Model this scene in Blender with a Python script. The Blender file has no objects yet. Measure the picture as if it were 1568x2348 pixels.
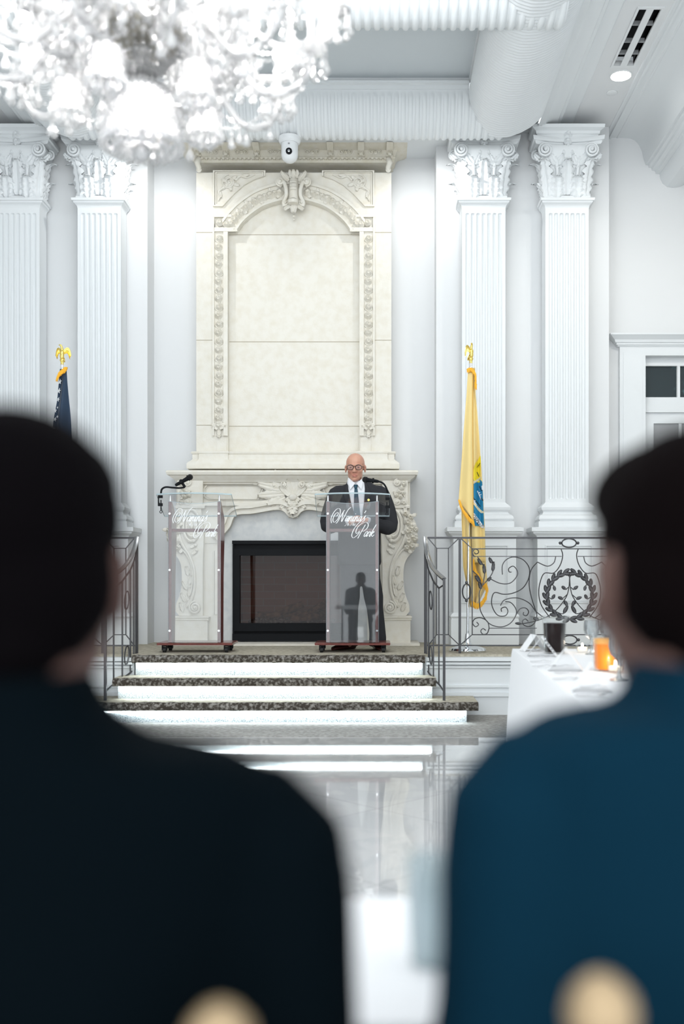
import bpy, math, random
from mathutils import Vector, Matrix
random.seed(7)
sc = bpy.context.scene
COL = sc.collection
PI = math.pi
# ---------------------------------------------------------------- camera
F, VX, VY, HC = 2283.0, 865.0, 1330.0, 1.169     # focal length in px, principal point, eye height
cam_d = bpy.data.cameras.new('camera')
cam = bpy.data.objects.new('camera', cam_d); COL.objects.link(cam)
cam.location = (0, 0, HC); cam.rotation_euler = (PI/2, 0, 0)
cam_d.sensor_fit = 'VERTICAL'; cam_d.sensor_height = 36.0; cam_d.sensor_width = 24.04
cam_d.lens = 36.0*F/2348.0
cam_d.shift_x = (784.0-VX)/2348.0; cam_d.shift_y = (VY-1174.0)/2348.0
cam_d.clip_start = 0.05; cam_d.clip_end = 100
cam_d.dof.use_dof = True; cam_d.dof.focus_distance = 9.2; cam_d.dof.aperture_fstop = 1.45
sc.camera = cam
# ---------------------------------------------------------------- world and exposure
w = bpy.data.worlds.new('world'); sc.world = w; w.use_nodes = True
w.node_tree.nodes['Background'].inputs[0].default_value = (0.92, 0.97, 1.0, 1)
w.node_tree.nodes['Background'].inputs[1].default_value = 1.5
vs = sc.view_settings
vs.view_transform = 'Standard'; vs.look = 'None'; vs.gamma = 1; vs.exposure = 0.63; vs.use_curve_mapping = False
cy = sc.cycles
cy.use_denoising = True; cy.max_bounces = 7; cy.diffuse_bounces = 3; cy.glossy_bounces = 3
cy.transmission_bounces = 4; cy.transparent_max_bounces = 20; cy.sample_clamp_indirect = 6
cy.caustics_reflective = False; cy.caustics_refractive = False
# ---------------------------------------------------------------- wall spots and added fill lamps
def lamp(name, kind, loc, energy, color=(1, 1, 1), size=0.3, target=None, spot=None, blend=0.5, size_y=None):
    l = bpy.data.lights.new(name, kind); l.energy = energy; l.color = color
    if kind == 'AREA':
        l.size = size
        if size_y: l.shape = 'RECTANGLE'; l.size_y = size_y
    else: l.shadow_soft_size = size
    if spot: l.spot_size = math.radians(spot); l.spot_blend = blend
    o = bpy.data.objects.new(name, l); COL.objects.link(o); o.location = loc
    if target is not None:
        o.rotation_euler = (Vector(target)-Vector(loc)).to_track_quat('-Z', 'Y').to_euler()
    return o
CX = -0.845                                          # axis of fireplace and stage
# unseen area lamps added as fill for the ballroom, and the spots that wash the chimney wall
lamp('ballroom_fill', 'AREA', (CX, 4.4, 5.25), 10, (0.93, 0.975, 1.0), 3.4, (CX, 10.4, 0.4), size_y=1.6)
lamp('ballroom_fill', 'AREA', (2.6, 3.4, 4.9), 8, (0.93, 0.975, 1.0), 1.2, (1.8, 9.5, 0.6), size_y=1.0)
lamp('ballroom_fill', 'AREA', (1.6, -2.2, 3.4), 5, (0.85, 0.93, 1.0), 1.5, (0.5, 1.0, 0.9), size_y=1.5)
lamp('ballroom_fill', 'AREA', (CX, 6.3, 5.3), 26, (0.95, 0.98, 1.0), 3.0, (CX, 9.3, 0.0), size_y=0.6)
for sx in (-1, 1):
    lamp('wall_spot', 'SPOT', (CX+sx*1.20, 9.28, 5.30), 16, (1.0, 0.99, 0.97), 0.03, (CX+sx*1.45, 9.75, 4.3), spot=150, blend=0.6)
lamp('wall_spot', 'SPOT', (2.2, 8.95, 5.69), 12, (1, 0.98, 0.93), 0.08, (2.2, 8.95, 0), spot=120, blend=0.6)
lamp('wall_spot', 'SPOT', (2.9, 7.2, 5.1), 55, (1, 0.95, 0.85), 0.08, (2.9, 9.9, 2.5), spot=110, blend=0.8)

lamp('table_fill_spot', 'SPOT', (0.04, 1.62, 5.2), 62, (1, 1, 1), 0.05, (0.04, 1.06, 0.75), spot=11.5, blend=0.5)  # spot added out of view to brighten the foreground tablecloth

# ---------------------------------------------------------------- helpers
def W(px, py, d):
    """point of the room seen at photo pixel (px,py) standing d metres in front of the camera"""
    return Vector(((px-VX)*d/F, d, HC+(VY-py)*d/F))
def lerp(a, b, t): return a+(b-a)*t
def interp(tab, x):
    if x <= tab[0][0]: return tab[0][1]
    for (a, p), (b, q) in zip(tab, tab[1:]):
        if x <= b: return p+(q-p)*(x-a)/(b-a)
    return tab[-1][1]
def crom(P, n=6, closed=False):
    P = [Vector(p) for p in P]; out = []; N = len(P)
    R = range(N if closed else N-1)
    for i in R:
        if closed: a, b, c, d = P[i-1], P[i], P[(i+1) % N], P[(i+2) % N]
        else: a, b, c, d = P[max(i-1, 0)], P[i], P[i+1], P[min(i+2, N-1)]
        for k in range(n):
            t = k/n
            out.append(0.5*((2*b)+(c-a)*t+(2*a-5*b+4*c-d)*t*t+(-a+3*b-3*c+d)*t**3))
    if not closed: out.append(P[-1].copy())
    return out

class MB:
    def __init__(s): s.v = []; s.f = []
    def add(s, vs, fs):
        n = len(s.v); s.v += [tuple(v) for v in vs]; s.f += [tuple(i+n for i in f) for f in fs]
    def box(s, x0, x1, y0, y1, z0, z1):
        s.add([(x0,y0,z0),(x1,y0,z0),(x1,y1,z0),(x0,y1,z0),(x0,y0,z1),(x1,y0,z1),(x1,y1,z1),(x0,y1,z1)],
              [(0,3,2,1),(4,5,6,7),(0,1,5,4),(1,2,6,5),(2,3,7,6),(3,0,4,7)])
    def frustum(s, a, za, b, zb):       # a,b = x0,x1,y0,y1
        s.add([(a[0],a[2],za),(a[1],a[2],za),(a[1],a[3],za),(a[0],a[3],za),(b[0],b[2],zb),(b[1],b[2],zb),(b[1],b[3],zb),(b[0],b[3],zb)],
              [(0,3,2,1),(4,5,6,7),(0,1,5,4),(1,2,6,5),(2,3,7,6),(3,0,4,7)])
    def mould(s, x0, x1, y0, y1, prof, back=True):
        """stack of rings around three sides of a block: prof = [(z, out)]; the back y1 stays put"""
        vs = []; fs = []
        for z, o in prof: vs += [(x0-o, y0-o, z), (x1+o, y0-o, z), (x1+o, y1, z), (x0-o, y1, z)]
        n = len(prof)
        for i in range(n-1):
            for k in range(4):
                a = i*4+k; b = i*4+(k+1) % 4
                fs.append((a, b, b+4, a+4))
        fs.append((3, 2, 1, 0)); m = 4*(n-1); fs.append((m, m+1, m+2, m+3))
        s.add(vs, fs)
    def grid(s, fn, nu, nv, wrap=False, flip=False):
        vs = [fn(i/nu, j/nv) for j in range(nv+1) for i in range(nu+(0 if wrap else 1))]
        m = nu if wrap else nu+1; fs = []
        for j in range(nv):
            for i in range(nu):
                a = j*m+i; b = j*m+(i+1) % m
                q = (a, b, b+m, a+m); fs.append(q[::-1] if flip else q)
        s.add(vs, fs)
    def tube(s, pts, r, n=6, caps=True, flat=None, closed=False, up=None):
        pts = [Vector(p) for p in pts]; N = len(pts)
        if N < 2: return
        rr = r if callable(r) else (lambda t: r)
        if isinstance(r, (list, tuple)): rr = lambda t: r[min(int(round(t*(N-1))), N-1)]
        t0 = (pts[1]-pts[0]).normalized()
        u = Vector(up) if up else (Vector((0,0,1)) if abs(t0.z) < 0.9 else Vector((0,1,0)))
        u = (u-t0*u.dot(t0)).normalized(); vs = []
        for i, p in enumerate(pts):
            a = pts[(i-1) % N] if (closed or i > 0) else p; b = pts[(i+1) % N] if (closed or i < N-1) else p
            t = (b-a)
            if t.length < 1e-9: t = t0
            t.normalize(); u = u-t*u.dot(t)
            if u.length < 1e-6: u = t.orthogonal()
            u.normalize(); w_ = t.cross(u); q = rr(i/(N-1))
            qa, qb = (q, q) if flat is None else (q, q*flat)
            if isinstance(q, tuple): qa, qb = q
            for k in range(n):
                a_ = 2*PI*k/n+PI/n
                vs.append(p+w_*math.cos(a_)*qa+u*math.sin(a_)*qb)
        fs = []
        for i in range(N if closed else N-1):
            for k in range(n):
                a = i*n+k; b = i*n+(k+1) % n; j = ((i+1) % N)*n
                fs.append((a, b, j+(k+1) % n, j+k))
        if caps and not closed:
            fs.append(tuple(range(n))[::-1]); fs.append(tuple(range((N-1)*n, N*n)))
        s.add(vs, fs)
    def lathe(s, prof, c=(0,0,0), n=16, sx=1, sy=1, ax='z', phase=0):
        vs = []; fs = []
        for r, z in prof:
            for k in range(n):
                a = 2*PI*k/n+phase; p = (r*math.cos(a)*sx, r*math.sin(a)*sy, z)
                if ax == 'y': p = (p[0], z, p[1])
                if ax == 'x': p = (z, p[0], p[1])
                vs.append((c[0]+p[0], c[1]+p[1], c[2]+p[2]))
        m = len(prof)
        for i in range(m-1):
            for k in range(n):
                a = i*n+k; b = i*n+(k+1) % n; fs.append((a, b, b+n, a+n))
        fs.append(tuple(range(n))[::-1]); fs.append(tuple(range((m-1)*n, m*n)))
        s.add(vs, fs)
    def ball(s, c, r, n=10, m=6):
        if not isinstance(r, (tuple, list)): r = (r, r, r)
        vs = [(c[0], c[1], c[2]-r[2])]
        for j in range(1, m):
            a = -PI/2+PI*j/m
            for k in range(n):
                b = 2*PI*k/n; vs.append((c[0]+r[0]*math.cos(a)*math.cos(b), c[1]+r[1]*math.cos(a)*math.sin(b), c[2]+r[2]*math.sin(a)))
        vs.append((c[0], c[1], c[2]+r[2])); fs = []
        for k in range(n):
            fs.append((0, 1+(k+1) % n, 1+k)); t = 1+(m-2)*n; fs.append((t+k, t+(k+1) % n, len(vs)-1))
        for j in range(m-2):
            for k in range(n):
                a = 1+j*n+k; b = 1+j*n+(k+1) % n; fs.append((a, b, b+n, a+n))
        s.add(vs, fs)
    def prism_xz(s, poly, y0, y1):
        n = len(poly); vs = [(p[0], y0, p[1]) for p in poly]+[(p[0], y1, p[1]) for p in poly]
        fs = [tuple(range(n)), tuple(range(n, 2*n))[::-1]]+[(i, i+n, (i+1) % n+n, (i+1) % n) for i in range(n)]
        s.add(vs, fs)
    def strip_xz(s, inner, outer, y0, y1):
        """band between two matching polylines in x-z, from y0 (front) to y1"""
        n = len(inner); vs = []
        for y in (y0, y1): vs += [(p[0], y, p[1]) for p in inner]+[(p[0], y, p[1]) for p in outer]
        fs = []
        for i in range(n-1):
            a, b, c, d = i, i+1, n+i+1, n+i; m = 2*n
            fs += [(a, b, c, d), (a+m, d+m, c+m, b+m), (a, a+m, b+m, b), (d, c, c+m, d+m)]
        fs += [(0, n, 3*n, 2*n), (n-1, 3*n-1, 4*n-1, 2*n-1)]
        s.add(vs, fs)
    def xform(s, M, start=0):
        for i in range(start, len(s.v)): s.v[i] = tuple(M @ Vector(s.v[i]))
        return s
    def build(s, name, mat, parent=None, world=False, smooth=False, angle=None, clean=True):
        me = bpy.data.meshes.new(name)
        off = Vector((0,0,0))
        if world and parent is not None:
            p = parent
            while p is not None: off += p.location; p = p.parent
        me.from_pydata([tuple(Vector(v)-off) for v in s.v], [], s.f)
        me.materials.append(mat)
        if smooth: me.shade_smooth()
        me.validate(); me.update()
        if angle is not None:
            import bmesh
            bm = bmesh.new(); bm.from_mesh(me); bmesh.ops.recalc_face_normals(bm, faces=bm.faces); 
            for f in bm.faces: f.smooth = True
            for e in bm.edges: e.smooth = (not len(e.link_faces) == 2) or e.calc_face_angle(0) < math.radians(angle)
            bm.to_mesh(me); bm.free()
        elif clean:
            import bmesh
            bm = bmesh.new(); bm.from_mesh(me); bmesh.ops.recalc_face_normals(bm, faces=bm.faces); bm.to_mesh(me); bm.free()
        o = bpy.data.objects.new(name, me); COL.objects.link(o)
        if parent is not None: o.parent = parent
        return o

def tag(o, label=None, cat=None, group=None, kind=None):
    if label: o['label'] = label
    if cat: o['category'] = cat
    if group: o['group'] = group
    if kind: o['kind'] = kind
    return o
def thing(name, loc, label, cat, group=None, rz=0):
    o = bpy.data.objects.new(name, None); COL.objects.link(o)
    o.empty_display_size = 0.05; o.location = loc; o.rotation_euler = (0, 0, rz)
    return tag(o, label, cat, group)
def struct(mb, name, mat, **k):
    return tag(mb.build(name, mat, **k), kind='structure')
def copy_tree(o, parent=None):
    c = o.copy(); COL.objects.link(c)
    if parent is not None: c.parent = parent
    for ch in list(o.children): copy_tree(ch, c)
    return c

# ---------------------------------------------------------------- materials
def mat(name, col=(0.8,0.8,0.8), rough=0.5, metal=0.0, noise=None, bump=None, emit=None, spec=0.5, trans=0.0, ior=1.45, coat=0, sheen=0):
    m = bpy.data.materials.new(name); m.use_nodes = True; nt = m.node_tree; b = nt.nodes['Principled BSDF']
    b.inputs['Base Color'].default_value = (*col, 1); b.inputs['Roughness'].default_value = rough
    b.inputs['Metallic'].default_value = metal; b.inputs['Specular IOR Level'].default_value = spec
    b.inputs['Transmission Weight'].default_value = trans; b.inputs['IOR'].default_value = ior
    b.inputs['Coat Weight'].default_value = coat; b.inputs['Sheen Weight'].default_value = sheen
    tc = nt.nodes.new('ShaderNodeTexCoord')
    if noise:                            # (second colour, scale, lo, hi, detail)
        c2, scale, lo, hi, det = noise
        n = nt.nodes.new('ShaderNodeTexNoise'); n.inputs['Scale'].default_value = scale; n.inputs['Detail'].default_value = det
        r = nt.nodes.new('ShaderNodeValToRGB'); r.color_ramp.elements[0].position = lo; r.color_ramp.elements[1].position = hi
        r.color_ramp.elements[0].color = (*col, 1); r.color_ramp.elements[1].color = (*c2, 1)
        nt.links.new(tc.outputs['Object'], n.inputs['Vector']); nt.links.new(n.outputs['Fac'], r.inputs['Fac'])
        nt.links.new(r.outputs['Color'], b.inputs['Base Color'])
    if bump:
        scale, strength = bump
        n = nt.nodes.new('ShaderNodeTexNoise'); n.inputs['Scale'].default_value = scale; n.inputs['Detail'].default_value = 4
        bp = nt.nodes.new('ShaderNodeBump'); bp.inputs['Strength'].default_value = strength; bp.inputs['Distance'].default_value = 0.01
        nt.links.new(tc.outputs['Object'], n.inputs['Vector']); nt.links.new(n.outputs['Fac'], bp.inputs['Height'])
        nt.links.new(bp.outputs['Normal'], b.inputs['Normal'])
    if emit:
        b.inputs['Emission Color'].default_value = (*emit[0], 1); b.inputs['Emission Strength'].default_value = emit[1]
    return m
def clear_mat(name, tint=(0.95,0.98,1.0), white=0.0, glow=0.0, gloss=1.0, rough=0.02, diff=(0.9,0.95,0.97)):
    """clear sheet or vessel: see-through, mirror sheen growing at grazing angles, a little milkiness"""
    m = bpy.data.materials.new(name); m.use_nodes = True; nt = m.node_tree; nt.nodes.clear(); N = nt.nodes.new
    out = N('ShaderNodeOutputMaterial'); tr = N('ShaderNodeBsdfTransparent'); tr.inputs[0].default_value = (*tint, 1)
    gl = N('ShaderNodeBsdfGlossy'); gl.inputs['Roughness'].default_value = rough
    fr = N('ShaderNodeFresnel'); fr.inputs[0].default_value = 1.5
    mu = N('ShaderNodeMath'); mu.operation = 'MULTIPLY'; mu.inputs[1].default_value = gloss; mu.use_clamp = True
    mx = N('ShaderNodeMixShader'); nt.links.new(fr.outputs[0], mu.inputs[0]); nt.links.new(mu.outputs[0], mx.inputs[0])
    d = N('ShaderNodeBsdfDiffuse'); d.inputs[0].default_value = (*diff, 1); m2 = N('ShaderNodeMixShader'); m2.inputs[0].default_value = white
    nt.links.new(tr.outputs[0], m2.inputs[1]); nt.links.new(d.outputs[0], m2.inputs[2])
    if glow:                             # light passing through milky facets
        tl = N('ShaderNodeBsdfTranslucent'); tl.inputs[0].default_value = (*diff, 1); m3 = N('ShaderNodeMixShader'); m3.inputs[0].default_value = glow
        nt.links.new(d.outputs[0], m3.inputs[1]); nt.links.new(tl.outputs[0], m3.inputs[2]); nt.links.new(m3.outputs[0], m2.inputs[2])
    nt.links.new(m2.outputs[0], mx.inputs[1]); nt.links.new(gl.outputs[0], mx.inputs[2]); nt.links.new(mx.outputs[0], out.inputs[0])
    return m
M = {}
M['paint'] = mat('white_paint', (0.83,0.86,0.875), 0.45, bump=(160, 0.03))
M['wall'] = mat('wall_paint', (0.81,0.825,0.835), 0.6, bump=(220, 0.04))
M['tray'] = mat('grey_ceiling_paint', (0.66,0.71,0.74), 0.7)
M['stone'] = mat('cream_limestone', (0.85,0.82,0.74), 0.6, noise=((0.80,0.755,0.65), 14, 0.4, 0.75, 9), bump=(60, 0.12))
M['stone_dark'] = mat('shaded_limestone', (0.80,0.76,0.66), 0.65, noise=((0.74,0.69,0.56), 16, 0.4, 0.75, 8), bump=(80, 0.2))  # darker limestone for the cornice; shade under the roll is in the colour
M['slab'] = mat('pale_grey_marble', (0.72,0.73,0.72), 0.18, noise=((0.62,0.64,0.65), 14, 0.4, 0.7, 8))
M['joint'] = mat('stone_joint', (0.45,0.40,0.30), 0.8)
M['iron'] = mat('wrought_iron', (0.09,0.09,0.095), 0.38, 0.75, bump=(120, 0.2))
M['chrome'] = mat('chrome', (0.86,0.88,0.9), 0.08, 1.0)
M['gold'] = mat('gold_metal', (0.95,0.72,0.20), 0.22, 1.0)
M['gold_paint'] = mat('gold_painted_wood', (0.40,0.29,0.17), 0.4, 0.35)
M['black'] = mat('black_metal', (0.010,0.011,0.013), 0.5, 0.0, spec=0.12)
M['blackrubber'] = mat('black_rubber', (0.012,0.012,0.013), 0.6)
M['mahog'] = mat('mahogany', (0.20,0.055,0.045), 0.3, noise=((0.14,0.035,0.03), 30, 0.4, 0.7, 5), coat=0.4)
M['white_plastic'] = mat('white_plastic', (0.82,0.84,0.85), 0.3)
M['acrylic'] = clear_mat('clear_acrylic', (0.99,0.995,1.0), 0.02, gloss=0.12)
M['acrylic_panel'] = clear_mat('clear_acrylic_panel', (0.98,0.99,1.0), 0.03, gloss=1.2)
M['acrylic_edge'] = clear_mat('acrylic_polished_edge', (0.8,0.93,0.97), 0.55, gloss=1.0, diff=(0.75,0.9,0.95))
M['letter'] = mat('white_etched_lettering', (0.95,0.96,0.97), 0.5)
M['cloth'] = mat('white_tablecloth', (0.84,0.85,0.87), 0.8, sheen=0.2)
M['suit'] = mat('charcoal_suit', (0.036,0.037,0.042), 0.85, bump=(500, 0.1), spec=0.2)
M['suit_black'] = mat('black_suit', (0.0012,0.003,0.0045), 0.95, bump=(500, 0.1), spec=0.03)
M['suit_navy'] = mat('navy_suit', (0.002,0.018,0.034), 0.95, bump=(400, 0.12), spec=0.05, sheen=0.0)
M['skin'] = mat('skin', (0.68,0.37,0.26), 0.36, noise=((0.60,0.27,0.19), 12, 0.4, 0.7, 3))
M['skin_dim'] = mat('shaded_skin', (0.10,0.05,0.04), 0.7)  # guests' skin, darkened in its colour as their backs lie in shade
M['hair'] = mat('dark_hair', (0.002,0.0015,0.002), 0.95, spec=0.04, bump=(140, 0.6))
M['shirt'] = mat('white_shirt', (0.85,0.87,0.9), 0.7)
M['tie'] = mat('dark_teal_tie', (0.015,0.065,0.10), 0.4)
M['shoe'] = mat('oxblood_leather', (0.07,0.014,0.012), 0.25)
M['lips'] = mat('lips', (0.55,0.20,0.17), 0.4)
M['eye'] = mat('eye', (0.08,0.06,0.05), 0.2)
M['tort'] = mat('dark_glasses_frame', (0.03,0.02,0.015), 0.25)
M['lens'] = clear_mat('glasses_lens', (0.98,0.98,1.0), 0.0, gloss=0.4)
# ================================================================ STRUCTURE
ZS = 0.525                                            # stage floor height
# marble floor with large diagonal tiles
def marble():
    m = mat('polished_white_marble', (0.74,0.76,0.77), 0.04, spec=0.9, coat=1.0); nt = m.node_tree; b = nt.nodes['Principled BSDF']
    N = nt.nodes.new; tc = N('ShaderNodeTexCoord'); mp = N('ShaderNodeMapping'); mp.inputs['Rotation'].default_value = (0,0,math.radians(45))
    br = N('ShaderNodeTexBrick'); br.offset = 0; br.inputs['Scale'].default_value = 1.0; br.inputs['Mortar Size'].default_value = 0.003
    br.inputs['Brick Width'].default_value = 0.9; br.inputs['Row Height'].default_value = 0.9
    br.inputs['Color1'].default_value = (0.84,0.84,0.84,1); br.inputs['Color2'].default_value = (0.81,0.81,0.81,1); br.inputs['Mortar'].default_value = (0.60,0.60,0.60,1)
    ns = N('ShaderNodeTexNoise'); ns.inputs['Scale'].default_value = 3; ns.inputs['Detail'].default_value = 9; ns.inputs['Distortion'].default_value = 1.5
    rp = N('ShaderNodeValToRGB'); rp.color_ramp.elements[0].position = .47; rp.color_ramp.elements[1].position = .53
    rp.color_ramp.elements[0].color = (0.93,0.94,0.95,1); rp.color_ramp.elements[1].color = (1,1,1,1)
    mx = N('ShaderNodeMix'); mx.data_type = 'RGBA'; mx.blend_type = 'MULTIPLY'; mx.inputs[0].default_value = 1
    L = nt.links.new; L(tc.outputs['Object'], mp.inputs[0]); L(mp.outputs[0], br.inputs['Vector']); L(tc.outputs['Object'], ns.inputs['Vector'])
    L(ns.outputs['Fac'], rp.inputs[0]); L(br.outputs['Color'], mx.inputs[6]); L(rp.outputs[0], mx.inputs[7]); L(mx.outputs[2], b.inputs['Base Color'])
    return m
def carpet(name, c1, c2, scale, lo=0.42, hi=0.62):
    m = mat(name, c1, 0.95, noise=(c2, scale, lo, hi, 7), bump=(300, 0.5), spec=0.1); return m
M['marble'] = marble()
M['carpet'] = carpet('taupe_carpet', (0.46,0.42,0.33), (0.62,0.58,0.48), 30)
M['carpet_edge'] = carpet('patterned_carpet_edge', (0.065,0.055,0.045), (0.38,0.36,0.33), 40, 0.44, 0.70)
M['carpet_riser'] = carpet('pale_carpet_riser', (0.66,0.70,0.72), (0.12,0.20,0.23), 130, 0.48, 0.72)
M['led'] = mat('led_strip', (1,1,1), 0.5, emit=((0.84,0.96,1.0), 15))
mb = MB(); mb.box(-6.2, 5.0, -4.0, 12.0, -0.12, 0.0); struct(mb, 'floor', M['marble'])
mb = MB(); mb.box(-4.4, 1.9, 7.42, 8.62, 0.0, 0.006); tag(mb.build('carpet_runner', carpet('grey_runner_carpet', (0.33,0.32,0.30), (0.46,0.45,0.43), 30)), 'flat taupe carpet strip on the marble at the foot of the stage stairs', 'carpet')
# stage platform
mb = MB(); mb.box(-5.0, 3.9, 8.66, 12.0, 0.0, ZS-0.02)
struct(mb, 'wall_stage', M['paint'])
for i, (x0, x1) in enumerate(((CX+1.26, 3.9), (-5.0, CX-1.26))):
    mb = MB(); mb.box(x0, x1, 8.625, 8.659, 0.0, ZS-.02); struct(mb, 'wall_stage_fascia', M['paint'])
mb = MB(); mb.box(-5.0, 3.9, 8.621, 12.0, ZS-0.02, ZS); struct(mb, 'floor_stage', M['carpet'])
# stage fascia mouldings
for i, (x0, x1) in enumerate(((CX+1.27, 3.9), (-5.0, CX-1.27))):
    mb = MB()
    for z, h, o in ((ZS-0.055, 0.03, 0.05), (ZS-0.085, 0.02, 0.035), (ZS-0.115, 0.015, 0.02), (0.005, 0.16, 0.03), (0.165, 0.03, 0.045), (0.24, 0.018, 0.015)):
        mb.box(x0, x1, 8.62-o, 8.67, z, z+h)
    struct(mb, 'trim_%d' % (i+1), M['paint'])
# ---------------- stairs: three carpeted steps with LED strips under the nosings
st = thing('staircase', (CX, 8.3, 0), 'three wide carpeted steps up to the stage, glowing white under each nosing', 'stairs')
def step(x0, x1, yf, ztop, xr, yback, zb):
    """tread with rounded nosing; riser set back under it; led strip under the nosing"""
    mb = MB(); mb.box(x0, x1, yf+0.035, yback, ztop-0.035, ztop-0.001)
    t = mb.build('tread', M['carpet'], st, world=True)
    pr = [(yf+0.05, ztop), (yf+0.018, ztop-0.003), (yf+0.004, ztop-0.018), (yf, ztop-0.035), (yf+0.004, ztop-0.056), (yf+0.02, ztop-0.068), (yf+0.06, ztop-0.07), (yf+0.06, ztop-0.02)]
    n = len(pr); mb = MB(); segs = 60
    vs = []
    for i in range(segs+1):
        x = lerp(x0, x1, i/segs)
        vs += [(x, y+random.uniform(-.002,.002), z+random.uniform(-.0015,.0015)) for y, z in pr]
    fs = [(i*n+k, i*n+(k+1) % n, (i+1)*n+(k+1) % n, (i+1)*n+k) for i in range(segs) for k in range(n)]+[tuple(range(n)), tuple(range(segs*n, segs*n+n))[::-1]]
    mb.add(vs, fs); mb.build('nosing', M['carpet_edge'], st, world=True, angle=60)
    mb = MB(); mb.box(x0+xr, x1-xr, yf+0.075, yback-.002, zb, ztop-0.036); mb.build('riser', M['carpet_riser'], st, world=True)
    mb = MB(); mb.box(x0+xr+0.01, x1-xr-0.01, yf+0.050, yf+0.066, ztop-0.088, ztop-0.071); mb.build('light_strip', M['led'], st, world=True)
step(CX-1.255, CX+1.255, 8.50, ZS+0.002, 0.02, 8.62, 0.35)
step(CX-1.36, CX+1.335, 8.28, 0.35, 0.03, 8.60, 0.175)
step(CX-1.67, CX+1.665, 8.06, 0.175, 0.09, 8.55, 0.006)
# ---------------- walls
DP, DR = 10.0, 10.3                                   # face of the piers, wall behind the fireplace
XL0, XL1, XR0, XR1 = -4.04, -2.308, 0.591, 2.326
mb = MB()                                             # opened for the firebox
mb.box(XL1, -1.45, DR, DR+0.2, ZS, 6.3); mb.box(-0.24, XR0, DR, DR+0.2, ZS, 6.3); mb.box(-1.45, -0.24, DR, DR+0.2, 1.62, 6.3); mb.box(-1.45, -0.24, DR+0.15, DR+0.2, ZS, 1.62)
struct(mb, 'wall_back', M['wall'])
mb = MB(); mb.box(XL0, XL1, DP, DR+0.2, ZS, 5.75); struct(mb, 'wall_left_pier', M['wall'])
mb = MB(); mb.box(XR0, XR1, DP, DR+0.2, ZS, 5.75); struct(mb, 'wall_right_pier', M['wall'])
mb = MB(); mb.box(-5.2, XL0, 10.25, 10.5, 0, 5.9); struct(mb, 'wall_left_bay', M['wall'])
DD = 10.25
mb = MB()                                             # right bay wall with the door opening
dx0 = W(1477, 0, DD).x; dx1 = dx0+1.55
mb.box(XR1, dx0, DD, DD+0.25, 0, 6.0); mb.box(dx1, 4.2, DD, DD+0.25, 0, 6.0); mb.box(dx0, dx1, DD, DD+0.25, 3.50, 6.0)
struct(mb, 'wall_right_bay', M['wall'])
mb = MB(); mb.box(4.0, 4.2, -1.0, 10.3, 0, 6.3); struct(mb, 'wall_right', M['wall'])
mb = MB(); mb.box(-5.4, -5.2, -1.0, 10.5, 0, 6.3); struct(mb, 'wall_left', M['wall'])
# door with transom in the right bay
door = tag(thing('door_1', ((dx0+dx1)/2, DD, ZS), None, None), kind='structure')
mb = MB()
xa, xb = W(1418, 0, DD).x, dx0
for a, b in ((xa, xb), (dx1, dx1+xb-xa)):
    mb.box(a, b, DD-0.05, DD+0.02, ZS, 3.56)
    for q in (0.035, 0.055):
        mb.box(a+q, b-q, DD-0.05-(.062-q)*.25, DD-0.04, ZS+0.3, 3.50)
zt = 3.56
mb.mould(xa-0.02, dx1+xb-xa+0.02, DD-0.06, DD+0.01, [(zt,0),(zt+0.015,0.01),(zt+0.015,0.02),(zt+0.03,0.02),(zt+0.035,0.035),(zt+0.06,0.045),(zt+0.09,0.085),(zt+0.10,0.10),(zt+0.115,0.10)])
mb.box(xb, dx1, DD-0.05, DD+0.02, 3.47, zt)
mb.build('door_surround', M['paint'], door, world=True)
mb = MB()
mb.box(xb, dx1, DD+0.05, DD+0.12, 3.385, 3.50); mb.box(xb, dx1, DD+0.05, DD+0.12, 2.98, 3.06)
mb.box(xb, xb+0.02, DD+0.053, DD+0.118, 2.9, 3.5); mb.box(xb+0.355, xb+0.385, DD+0.053, DD+0.118, 3.05, 3.39); mb.box(xb+0.73, xb+0.76, DD+0.053, DD+0.118, 3.05, 3.39); mb.box(dx1-.4, dx1-.37, DD+0.053, DD+0.118, 3.05, 3.39)
mb.box(xb, dx1, DD+0.02, DD+0.10, 2.90, 2.975)
mb.build('transom_frame', M['paint'], door, world=True)
M['nightglass'] = mat('dark_night_glass', (0.03,0.045,0.05), 0.05, noise=((0.10,0.22,0.25), 4.5, 0.52, 0.66, 6))
mb = MB(); mb.box(xb, dx1, DD+0.09, DD+0.10, 3.05, 3.39); mb.build('transom_glass', M['nightglass'], door, world=True)
mb = MB()
for a, b in ((xb+0.01, xb+0.765), (xb+0.785, dx1-0.01)):
    mb.box(a, a+0.10, DD+0.05, DD+0.10, ZS, 2.90); mb.box(b-0.10, b, DD+0.05, DD+0.10, ZS, 2.90)
    mb.box(a+.1, b-.1, DD+0.052, DD+0.098, 2.79, 2.90); mb.box(a+.1, b-.1, DD+0.052, DD+0.098, ZS, ZS+0.3)
    mb.box(a+.1, b-.1, DD+0.062, DD+0.09, 1.6, 1.65); mb.box(a+.1, b-.1, DD+0.062, DD+0.09, 2.2, 2.24); mb.box((a+b)/2-.015, (a+b)/2+.015, DD+0.06, DD+0.09, ZS+.3, 2.8)
mb.build('door_leaf', M['paint'], door, world=True)
mb = MB(); mb.box(xb, dx1, DD+0.075, DD+0.085, ZS+.2, 2.85); mb.build('door_glass', mat('dim_room_glass', (0.42,0.43,0.44), 0.08), door, world=True)

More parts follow.
